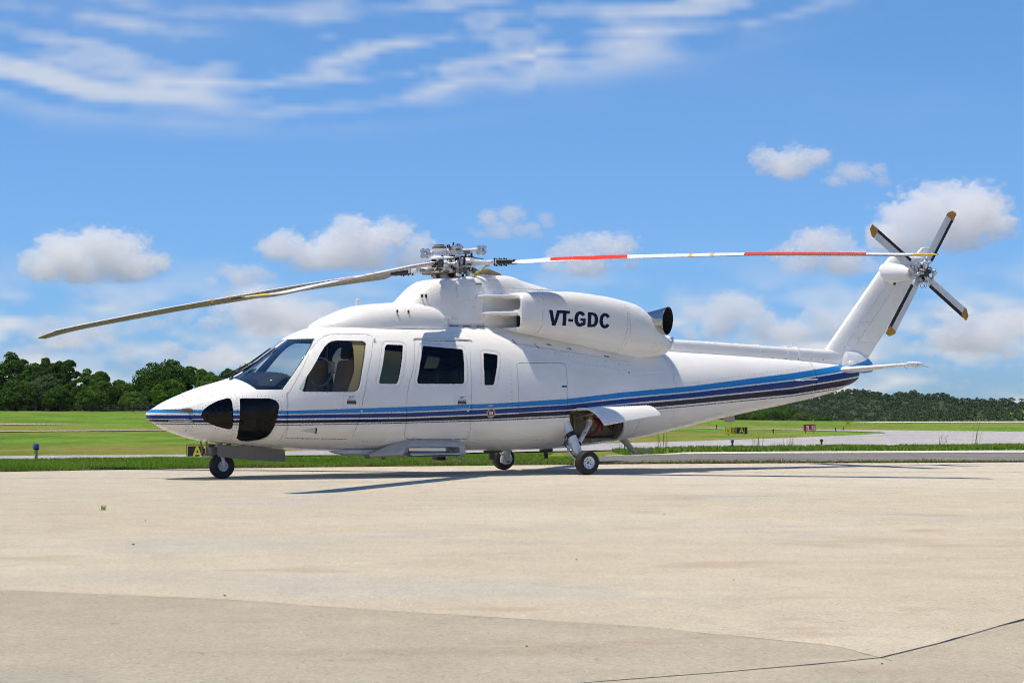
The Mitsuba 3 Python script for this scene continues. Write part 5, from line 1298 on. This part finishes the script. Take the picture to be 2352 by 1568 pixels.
def sign(key, x, y, w, h, face, text, border=None, letters=(), zb=None, yaw=0.0, split=None):
    z = float(terrain(x, y)) if zb is None else zb
    c, s = math.cos(yaw), math.sin(yaw)
    def pl(m):
        m = tm(m).copy(); v = m.vertices.copy(); m.vertices = np.c_[x + v[:, 0] * c - v[:, 1] * s, y + v[:, 0] * s + v[:, 1] * c, z + v[:, 2]]; return m
    label(key, text, 'sign')
    RESERVED.add(key)
    add(f'{key}__cabinet', pl(rbox(-w / 2, w / 2, .02, .20, .06, h, .02)), 'sign_black')
    for px in (-w * .35, w * .35): add(f'{key}__leg', pl(cyl((px, .1, -.15), (px, .1, .08), .02)), 'sign_black')
    for (x0, x1, mt) in (split or [(-w / 2 + .012, w / 2 - .012, face)]):
        add(f'{key}__panel', pl(rbox(x0, x1, .004, .03, .075, h - .015, .004)), mt)
    if border:
        x0, x1, mt = border; b = .014 + .01 * h; z0, z1 = .085, h - .025
        add(f'{key}__border', pl(cat(box(x0, x1, -.002, .006, z1 - b, z1), box(x0, x1, -.002, .006, z0, z0 + b), box(x0, x0 + b, -.002, .006, z0 + b, z1 - b), box(x1 - b, x1, -.002, .006, z0 + b, z1 - b))), mt)
    for t, lx, hh, mt, lz in letters:
        m = t if not isinstance(t, str) else meshkit.text_mesh(t, hh, .006, True)
        v = m.vertices; m = trimesh.Trimesh(np.c_[lx + v[:, 0], .003 - v[:, 2], lz + v[:, 1]], m.faces, process=False)
        add(f'{key}__letter', pl(m), mt, False)


arrow = trimesh.creation.extrude_polygon(shapely.union_all([LineString([(.14, 0), (.02, .15)]).buffer(.018, cap_style=2), Polygon([(0, .18), (0, .06), (.10, .155)])]), .006, engine='earcut')
u2x = lambda u, y: (u - 1176) / 4355 * y
y = 44.; sign('taxi_sign', u2x(460, y), y, .66, .405, 'sign_black', 'black sign with a yellow A standing behind the nose wheel', border=(-.31, .31, 'sign_yellow'), letters=(('A', -.195, .25, 'sign_yellow', .10), ('I', .06, .25, 'sign_yellow', .10)), zb=-.313)
y = 140.; zb = .95 - (998.5 - 935) / 4355 * y
sign('taxi_sign_001', u2x(1691.5, y), y, 1.64, .58, 'sign_black', 'yellow and black taxiway sign reading B and A', split=[(-.81, -.08, 'sign_yellow'), (-.06, .81, 'sign_black')], border=(-.02, .62, 'sign_yellow'), letters=((arrow, -.68, .3, 'sign_black', .22), ('B', -.42, .36, 'sign_black', .14), ('A', .20, .36, 'sign_yellow', .14)), zb=zb)
zb = .95 - (991.8 - 935) / 4355 * y
sign('runway_sign', u2x(1860, y), y, .86, .56, 'sign_red', 'red sign with white letters ILS on the grass', letters=(('I', -.30, .32, 'sign_white', .14), ('L', -.16, .32, 'sign_white', .14), ('S', .10, .32, 'sign_white', .14)), zb=zb)
y = 330.; zb = .95 - (975 - 935) / 4355 * y
sign('distant_sign', u2x(1949, y), y, .95, .62, 'sign_yellow', 'tiny yellow sign far off near the wooded hill', letters=(('B', -.25, .34, 'sign_black', .14),), zb=zb)


def edge_light(key, x, y, h, text, lens='blue_lens', post='post_yellow', s=1.0, z=None):
    z = float(terrain(x, y)) - .03 if z is None else z
    label(key, text, 'light', 'blue taxiway edge lights'); RESERVED.add(key)
    L = lambda p: lathe(p, (x, y, z), (0, 0, 1), 16)
    add(f'{key}__post', L([(.001, 0), (.03 * s, 0), (.028 * s, h * .30), (.045 * s, h * .31), (.045 * s, h * .36), (.03 * s, h * .37), (.034 * s, h * .62), (.05 * s, h * .66), (.001, h * .66)]), post)
    add(f'{key}__lens', L([(.05 * s, h * .66), (.055 * s, h * .70), (.052 * s, h * .92), (.035 * s, h * .99), (.001, h)]), lens)
    add(f'{key}__collar', L([(.056 * s, h * .65), (.058 * s, h * .70), (.05 * s, h * .71)]), 'black_plastic')


y = 36.; edge_light('edge_light', u2x(83, y), y, .33, 'blue taxiway light on a yellow post at the left edge of the photo', s=1.0, z=.95 - (1058 - 935) / 4355 * y)
for i, (u, v, h, t) in enumerate(((1682, 1026.5, .36, 'small dark edge light on the verge under the tail boom'), (1887, 1023, .34, 'small dark edge light on the verge below the red sign'), (1776, 995.5, .40, 'tiny edge light on the grass between the two signs'), (1919, 990, .42, 'tiny edge light right of the red sign'), (1937, 988, .40, 'tiny edge light farther right of the red sign'), (1646, 968.5, .5, 'tiny edge light near the far edge of the grass'))):
    a = np.linspace(30, 300, 4000); xx = (u - 1176) / 4355 * a; g_ = .95 - (v - 935) / 4355 * a - terrain(xx, a); j = int(np.argmax(g_ < 0)) or 2500
    edge_light(f'edge_light_{i + 1:03d}', float(xx[j]), float(a[j]), h, t, 'black_plastic' if i else 'blue_lens', 'sign_black', 1.3)

# fence along the left tree line
label('fence', 'low wire fence with thin posts in front of the left trees', 'fence'); RESERVED.add('fence')
FA, FB = np.array([-118., 392.]), np.array([-56., 322.]); nf = 34
for i in range(nf + 1):
    p = FA + (FB - FA) * i / nf; z = float(terrain(*p)); add('fence__post', cyl((p[0], p[1], z - .1), (p[0], p[1], z + 1.15), .055, n=6), 'fence_grey', 40)
for h in (.35, .75, 1.12):
    add('fence__wire', tube([(*(FA + (FB - FA) * t), float(terrain(*(FA + (FB - FA) * t))) + h) for t in np.linspace(0, 1, 30)], .018, 4), 'fence_grey', 40)
# a pale frame standing by the fence
label('gate_frame', 'small pale frame standing at the fence below the dark trees', 'frame'); RESERVED.add('gate_frame')
gx, gy = (173 * .9999 - 1176) / 4355 * 366, 366.; gz = float(terrain(gx, gy))
for dx in (-1.1, 1.1): add('gate_frame__post', cyl((gx + dx, gy, gz - .1), (gx + dx, gy, gz + 1.3), .06, n=6), 'pale_concrete', 40)
add('gate_frame__bar', cyl((gx - 1.1, gy, gz + 1.3), (gx + 1.1, gy, gz + 1.3), .06, n=6), 'pale_concrete', 40)

# ------------------------------------------------------------------ trees
pr('bark', mikit.proc(lambda p, n, uv: mix((.05, .04, .03), (.10, .085, .07), fbm(p.x * 4, p.y * 4, p.z * 1.5, 3))), .9)


def leaf(name, a, b, tr=.45):
    scene[name] = {'type': 'principledthin', 'base_color': mikit.proc(lambda p, n, uv: mix(a, b, smoothstep(.3, .75, fbm(p.x * .8, p.y * .8, p.z * .8, 3)))), 'roughness': .55, 'diff_trans': tr, 'spec_trans': 0.0}


leaf('leaf_dark', (.042, .100, .015), (.075, .145, .024)); leaf('leaf_mid', (.062, .138, .018), (.108, .198, .030)); leaf('leaf_light', (.080, .150, .024), (.125, .205, .040)); leaf('leaf_grey', (.070, .115, .042), (.105, .150, .060)); leaf('leaf_far', (.034, .080, .026), (.058, .114, .038), .6)


def crown_mesh(x, y, z, w, h, seed, nblob=34, leaves=5200, size=.42, base=.16, flat=1.0):
    """Leaf clumps gathered on a cluster of boughs inside an uneven ellipsoid; base: lowest leaves as a share of h."""
    r = np.random.default_rng(seed); V, N = [], []
    for _ in range(nblob):
        d = r.normal(size=3); d /= np.linalg.norm(d); rad = r.uniform(.25, 1.0) ** .5
        c = np.array([d[0] * w * .36 * rad, d[1] * w * .36 * rad, h * (base + (1 - base) * .5) + d[2] * h * (1 - base) * .42 * rad])
        pw = 1.12 - .55 * max(0, (c[2] / h - .45)) / .55; c[:2] *= pw
        br = r.uniform(.13, .24) * w * (.8 if rad > .8 else 1)
        n = int(leaves / nblob * (br / (.18 * w)) ** 1.6); q = r.normal(size=(n, 3)); q /= np.linalg.norm(q, axis=1, keepdims=True)
        q[:, 2] = np.where(q[:, 2] < -.35, -q[:, 2], q[:, 2]); rr = br * r.uniform(.55, 1.06, n) ** .6
        V.append(c + q * rr[:, None] * np.array([1, 1, .78])); N.append(q)
    p = np.vstack(V); nn = np.vstack(N) + r.normal(0, .55, p.shape); nn /= np.linalg.norm(nn, axis=1, keepdims=True)
    k = len(p); a = np.cross(nn, r.normal(size=(k, 3))); a /= np.linalg.norm(a, axis=1, keepdims=True); b = np.cross(nn, a); s = (size * r.uniform(.6, 1.25, k))[:, None] * .5
    v = np.stack([p - a * s * 1.25, p - b * s * .75 + nn * s * .2, p + a * s * 1.25, p + b * s * .75 + nn * s * .2], 1).reshape(-1, 3) + np.array([x, y, z])
    f = np.arange(4 * k).reshape(-1, 4)
    return trimesh.Trimesh(v, np.vstack([f[:, [0, 1, 2]], f[:, [0, 2, 3]]]), process=False)


def tree(text, u, y, top_v, wpx, mat, seed, base_v=None, catg='tree', base=.14, nblob=34, leaves=5200, size=.42, group=None):
    x = (u - 1176) / 4355 * y; z = float(terrain(x, y)) - .05; h = .95 + (935 - top_v) / 4355 * y - z; w = 1.42 * wpx / 4355 * y
    key = numbered('tree'); label(key, text, catg, group)
    r = np.random.default_rng(seed + 500)
    tr = [tube([(x, y, z - .1), (x + r.normal(0, .1), y, z + h * .25), (x + r.normal(0, .2), y, z + h * .55), (x + r.normal(0, .3), y, z + h * .85)], [w * .035, w * .028, w * .018, .03], 8)]
    for i in range(6):
        a = r.uniform(0, 6.28); z0 = z + h * r.uniform(.2, .5); tr.append(tube([(x, y, z0), (x + math.cos(a) * w * .18, y + math.sin(a) * w * .18, z0 + h * .14), (x + math.cos(a) * w * .34, y + math.sin(a) * w * .34, z0 + h * .24)], [w * .014, w * .010, .03], 6))
    add(f'{key}__trunk', cat(*tr), 'bark', 40)
    add(f'{key}__crown', crown_mesh(x, y, z, w, h, seed, nblob, leaves, size, base), mat, False)


TREES = [
 ('tall dark tree at the left edge of the photo', 22, 372, 806, 70, 'leaf_dark'), ('dark tree second from the left edge', 62, 380, 814, 50, 'leaf_dark'), ('dark tree with a round top third from the left', 100, 384, 812, 44, 'leaf_dark'),
 ('dark tree with twin tops left of the dark hollow', 134, 378, 822, 46, 'leaf_dark'), ('broad dark tree above the dark hollow', 160, 374, 823, 44, 'leaf_dark'), ('greyish small tree standing in front of the dark left trees', 98, 352, 860, 78, 'leaf_grey'),
 ('mid green tree behind the greyish small one', 74, 364, 830, 58, 'leaf_mid'), ('mid green tree right of the dark hollow', 196, 372, 842, 46, 'leaf_mid'), ('narrow tree with a ragged tip in the left wood', 226, 384, 838, 34, 'leaf_dark'), ('thin pointed tree beside the ragged one', 243, 386, 849, 22, 'leaf_dark'),
 ('light green tree filling the dip in the left tree line', 232, 352, 858, 62, 'leaf_mid'), ('low rounded tree in the dip of the tree line', 281, 356, 871, 56, 'leaf_mid'), ('small bushy light green tree just left of the nose', 306, 338, 905, 50, 'leaf_light'),
 ('thin tree leaning against the big round one', 322, 368, 867, 30, 'leaf_dark'), ('big round topped tree behind the nose', 374, 352, 820, 104, 'leaf_dark'), ('light green tree low in front of the big round one', 390, 335, 872, 74, 'leaf_mid'),
 ('tree with a small peak right of the big round one', 440, 358, 837, 44, 'leaf_mid'), ('mid green tree behind the windscreen post', 470, 356, 845, 50, 'leaf_mid'), ('tall tree seen through the wipers', 522, 362, 833, 54, 'leaf_dark'), ('low light tree below the wipers', 490, 340, 862, 66, 'leaf_light'),
 ('dark understorey tree low in the left wood', 140, 346, 890, 60, 'leaf_dark'), ('low dark tree at the left edge below the tall one', 36, 350, 880, 80, 'leaf_dark'), ('low dark tree right of the hollow', 345, 346, 895, 50, 'leaf_dark'), ('low mid green tree right of the hollow', 210, 344, 893, 58, 'leaf_mid'), ('dim tree seen through the windscreen', 585, 360, 845, 60, 'leaf_dark'), ('dark tree hidden behind the cockpit', 640, 362, 850, 70, 'leaf_dark'),
]
for i, (t, u, y, tv, wp, mt) in enumerate(TREES):
    tree(t, u, y, tv, wp, mt, 100 + i, base=.0 if tv > 855 else .03, nblob=46 if wp > 60 else 36, leaves=9000 if wp > 60 else 5600, size=.44, group='trees along the left edge of the airfield')
RT = [('bright bushy tree at the foot of the hill under the tail', 1798, 640, 936, 56, 'leaf_mid'), ('tree left of the bright bushy one under the tail', 1768, 650, 942, 46, 'leaf_mid'), ('small tree under the tail boom', 1728, 660, 949, 52, 'leaf_mid'), ('round light shrub right of the bright bushy tree', 1846, 630, 952, 36, 'leaf_light'), ('low dark tree behind the grey belly antenna', 1690, 660, 954, 44, 'leaf_dark'), ('low tree behind the rear belly', 1640, 665, 958, 60, 'leaf_dark'), ('low dark shrub right of the round light one', 1890, 640, 962, 30, 'leaf_dark')]
for i, (t, u, y, tv, wp, mt) in enumerate(RT):
    tree(t, u, y, tv, wp, mt, 300 + i, base=.03, leaves=3600, size=.62, group='trees at the foot of the wooded hill')

# dense dark undergrowth closing the gaps between the trunks
r = np.random.default_rng(55); ub = []
for i in range(116):
    u = -40 + i * 6.2 + r.uniform(-4, 4); y = r.uniform(386, 402) if i % 2 else r.uniform(356, 380); x = (u - 1176) / 4355 * y; h = (r.uniform(3.6, 6.4) if i % 2 else r.uniform(2.2, 3.6)) * (.72 if 240 < u < 330 else 1); w = r.uniform(4.5, 7)
    ub.append(crown_mesh(x, y, float(terrain(x, y)) - .5, w, h, 2000 + i, 12, 620, .62, -.1))
add('undergrowth', cat(*ub), 'leaf_dark', False)
label('undergrowth', 'dark undergrowth filling the wood at the left', 'undergrowth', kind='stuff')

# the wooded hill: a far-off wood that reads as one mass
hx = np.array([1500, 1600, 1700, 1780, 1850, 1921, 1968, 2000, 2031, 2045, 2062, 2101, 2128, 2168, 2185, 2235, 2280, 2328, 2420, 2600]); hv = np.array([950, 940, 928, 915, 908, 902, 894, 898, 903, 911, 904, 901, 906, 904, 912, 917, 918, 921, 925, 930])
hv = hv - 6; hillv = PchipInterpolator(hx, hv); r = np.random.default_rng(77); FW = []
nrow = 9
for row in range(nrow):
    y = 1290 + row * 34
    for u in np.arange(1590, 2480, 15.0):
        uu = u + r.uniform(-6, 6); f = (row + r.uniform(-.3, .3)) / (nrow - 1)
        tv = 957 + (float(hillv(uu)) + 3 - 957) * max(0, f) + r.uniform(-3.0, 3.0)
        x = (uu - 1176) / 4355 * y; zt = .95 + (935 - tv) / 4355 * y; w = r.uniform(6.0, 13) ; h = r.uniform(7.5, 13); tv -= max(0, w - 10) * 1.6
        FW.append((x, y + r.uniform(-12, 12), zt - h, w, h))
for u in np.r_[np.arange(1590, 2480, 8.5), np.arange(1594, 2480, 8.5)]:
    y = 1290 + 34 * (nrow - 1) + r.uniform(-30, 14); uu = u + r.uniform(-4, 4); tv = float(hillv(uu)) + 5 + r.uniform(-3, 5); w = r.uniform(6, 10); h = r.uniform(7, 10)
    FW.append(((uu - 1176) / 4355 * y, y, .95 + (935 - tv) / 4355 * y - h, w, h))
# the ground of the hill under the trees
ms = []
for i, (x, y, z, w, h) in enumerate(FW): ms.append(crown_mesh(x, y, z, w, h * 1.12, 1000 + i, 7, 560, .72, .0))
add('forest', cat(*ms), 'leaf_far', False)
label('forest', 'distant wooded hill of dense green trees at the right', 'forest', kind='stuff')
hu = np.linspace(1480, 2700, 60); hy = np.linspace(1270, 1640, 14); gv = []
for u in hu:
    for j, y in enumerate(hy):
        f = np.clip((y - 1290) / (34 * (nrow - 1)), -.2, 1); tv = 966 + (float(hillv(min(u, 2590))) + 6 - 966) * max(f, 0) + 24 * (f < 0)
        gv.append(((u - 1176) / 4355 * y, y, .95 + (935 - tv) / 4355 * y - 4.0 * (f > .05) - (3 if f <= 0 else 0)))
gv = np.array(gv); n = len(hy); i, j = np.meshgrid(np.arange(len(hu) - 1), np.arange(n - 1), indexing='ij'); a, b, c_, d_ = i * n + j, (i + 1) * n + j, (i + 1) * n + j + 1, i * n + j + 1
pr('hill_ground', (.03, .045, .018), .95, spec=.1)
add('hill', trimesh.Trimesh(gv, np.vstack([np.stack([a.ravel(), b.ravel(), c_.ravel()], 1), np.stack([a.ravel(), c_.ravel(), d_.ravel()], 1)]), process=False), 'hill_ground', True)
label('hill', 'low hill under the distant wood', 'hill', kind='structure')

# ------------------------------------------------------------------ cumulus clouds: real vapour volumes a few kilometres off
def cloud(i, text, u0, u1, v0, v1, seed, dens=.07, puffs=16, soft=1.0):
    dist = 2400. + 420. * i   # each in a slice of air of its own, so that no two boxes overlap
    r = np.random.default_rng(seed); k = dist / 4355
    x0, x1 = (u0 - 1176) * k, (u1 - 1176) * k; z0, z1 = CAM_H + (935 - v1) * k, CAM_H + (935 - v0) * k
    W, Hh = x1 - x0, z1 - z0; Dp = min(W, 1.6 * Hh) * .9
    pad = .10; vox = max(1.15, W / k * .689 / 170) * k / .689
    nx, ny, nz = [max(12, int(a * (1 + 2 * pad) / vox / b)) for a, b in ((W, 1), (Dp, 1.8), (Hh, 1))]
    gx = np.linspace(-pad, 1 + pad, nx); gy = np.linspace(-pad, 1 + pad, ny); gz = np.linspace(-pad, 1 + pad, nz)
    Z, Y, X = np.meshgrid(gz * Hh, gy * Dp, gx * W, indexing='ij')
    n3 = np.stack([X, Y, Z], -1) / (.22 * Hh) + seed * 3.1
    warp = meshkit.fbm(n3 * .8, 3, seed) - .5
    f = np.full(X.shape, -9.0)
    for p in range(puffs):
        t = (p + .5) / puffs; cx = W * (.08 + .84 * t) + r.normal(0, .03 * W)
        env = (1 - (2 * abs(cx / W - r.uniform(.40, .60))) ** 2 * .75); rr = Hh * r.uniform(.20, .36) * max(env, .35)
        cz = Hh * (.22 + r.uniform(.0, .55) * max(env, .1)); cy = Dp * r.uniform(.28, .72)
        d = 1 - np.sqrt(((X - cx) / (rr * 1.35)) ** 2 + ((Y - cy) / (rr * 1.2)) ** 2 + ((Z - cz) / rr) ** 2)
        f = np.maximum(f, d)
    er = meshkit.fbm(n3 * 2.5 + warp[..., None] * 2.2, 5, seed + 7) - .5
    f = f + er * (1.8 if soft < 1.5 else 1.15) + warp * .7 - (.0 if soft < 1.5 else .05)
    base = np.clip((Z / Hh - .02 - .08 * warp) / .14, 0, 1)
    edge = np.clip(np.minimum.reduce([X / W + pad, 1 + pad - X / W, Y / Dp + pad, 1 + pad - Y / Dp, 1 + pad - Z / Hh]) / .06, 0, 1)
    g = np.clip(f / (.26 * soft), 0, 1) ** 1.1 * base * edge
    key = 'cloud' if i == 0 else f'cloud_{i:03d}'
    lo = np.array([x0 - pad * W, dist - Dp / 2 - pad * Dp, z0 - pad * Hh]); hi = np.array([x1 + pad * W, dist + Dp / 2 + pad * Dp, z1 + pad * Hh])
    scene[f'vapour_{i}'] = {'type': 'heterogeneous', 'albedo': {'type': 'rgb', 'value': [1.0, 1.0, 1.0]}, 'scale': .80 * dens * .689 / k,
        'sigma_t': {'type': 'gridvolume', 'grid': mi.VolumeGrid(g.astype(np.float32)[..., None]), 'to_world': T().translate(lo.tolist()).scale((hi - lo).tolist())},
        'phase': {'type': 'hg', 'g': 0.0}}
    scene[key] = {'type': 'cube', 'to_world': T().translate(((lo + hi) / 2).tolist()).scale(((hi - lo) / 2 * 1.001).tolist()), 'bsdf': {'type': 'null'}, 'interior': {'type': 'ref', 'id': f'vapour_{i}'}}
    label(key, text, 'cloud', 'fair weather cumulus clouds', 'stuff')


CLOUDS = [
 ('large white cumulus cloud at the left above the drooping blade', 10, 405, 522, 662, 1, .05, 22, 1.0),
 ('small wisp of cloud below the large left cumulus', 150, 245, 655, 700, 2, 0.022, 6, 2.0),
 ('long white cumulus cloud left of the rotor hub', 560, 1050, 496, 632, 3, 0.045, 22, 1.0),
 ('small puff of cloud at the lower left of the long cumulus', 468, 645, 592, 664, 4, 0.038, 9, 1.0),
 ('thin torn cloud above the right rotor blade', 1060, 1290, 468, 556, 5, 0.030, 12, 1.5),
 ('round cumulus cloud crossed by the red banded blade', 1230, 1475, 525, 646, 6, 0.038, 12, 1.0),
 ('small bright puff high at the right', 1722, 1925, 322, 424, 7, 0.038, 10, 1.0),
 ('thin puff beside the small bright one high at the right', 1880, 2040, 352, 440, 8, 0.030, 9, 1.5),
 ('cumulus cloud behind the blade tip left of the tail rotor', 1770, 2030, 520, 640, 9, 0.034, 12, 1.0),
 ('big slanting cumulus behind the tail rotor', 2010, 2330, 405, 600, 10, 0.038, 14, 1.0),
 ('wide low cloud behind the exhaust and tail boom', 1530, 1990, 665, 800, 11, 0.034, 18, 1.0),
 ('low cloud at the right edge behind the tail rotor', 2060, 2420, 685, 820, 12, 0.038, 14, 1.0),
 ('low cloud between the drooping blade and the cabin roof', 420, 830, 655, 782, 13, 0.038, 16, 1.0),
 ('low broken cloud under the blade tip at the left', 20, 330, 716, 815, 14, 0.026, 12, 2.0),

 ('cloud scrap between the tail boom and the big slanting cumulus', 1940, 2120, 640, 716, 18, .030, 9, 1.5),
 ('low cloud under the stabiliser tip at the right', 2100, 2440, 752, 836, 19, .040, 14, 1.0),
 ('low cloud just above the tail boom', 1660, 1900, 742, 800, 20, .035, 10, 1.5),
 ('ragged cloud low at the left above the dark trees', 10, 230, 755, 822, 21, .035, 11, 1.5),
 ('ragged cloud left of the wipers', 300, 470, 700, 775, 22, .025, 9, 1.5),
 ('flat grey band of cloud low at the right edge', 1990, 2440, 812, 862, 15, .025, 14, 2.0),
 ('lowest flat cloud band above the wooded hill', 1900, 2330, 858, 902, 16, .020, 14, 2.0),
 ('low cloud bank behind the wipers and the round tree', 230, 640, 778, 858, 17, .030, 14, 1.0),
]
for i, c in enumerate(CLOUDS): cloud(i, *c)

# ------------------------------------------------------------------ thin summer haze over the whole place
scene['air'] = {'type': 'homogeneous', 'albedo': {'type': 'rgb', 'value': [.95, .95, .95]}, 'sigma_t': {'type': 'rgb', 'value': [.00003, .00003, .00003]}}
scene['haze'] = {'type': 'cube', 'to_world': T().translate([0, 980, 15]).scale([2300, 1180, 30]), 'bsdf': {'type': 'null'}, 'interior': {'type': 'ref', 'id': 'air'}}
scene['camera']['medium'] = {'type': 'ref', 'id': 'air'}
label('haze', 'thin summer haze over the airfield', 'haze', kind='stuff')
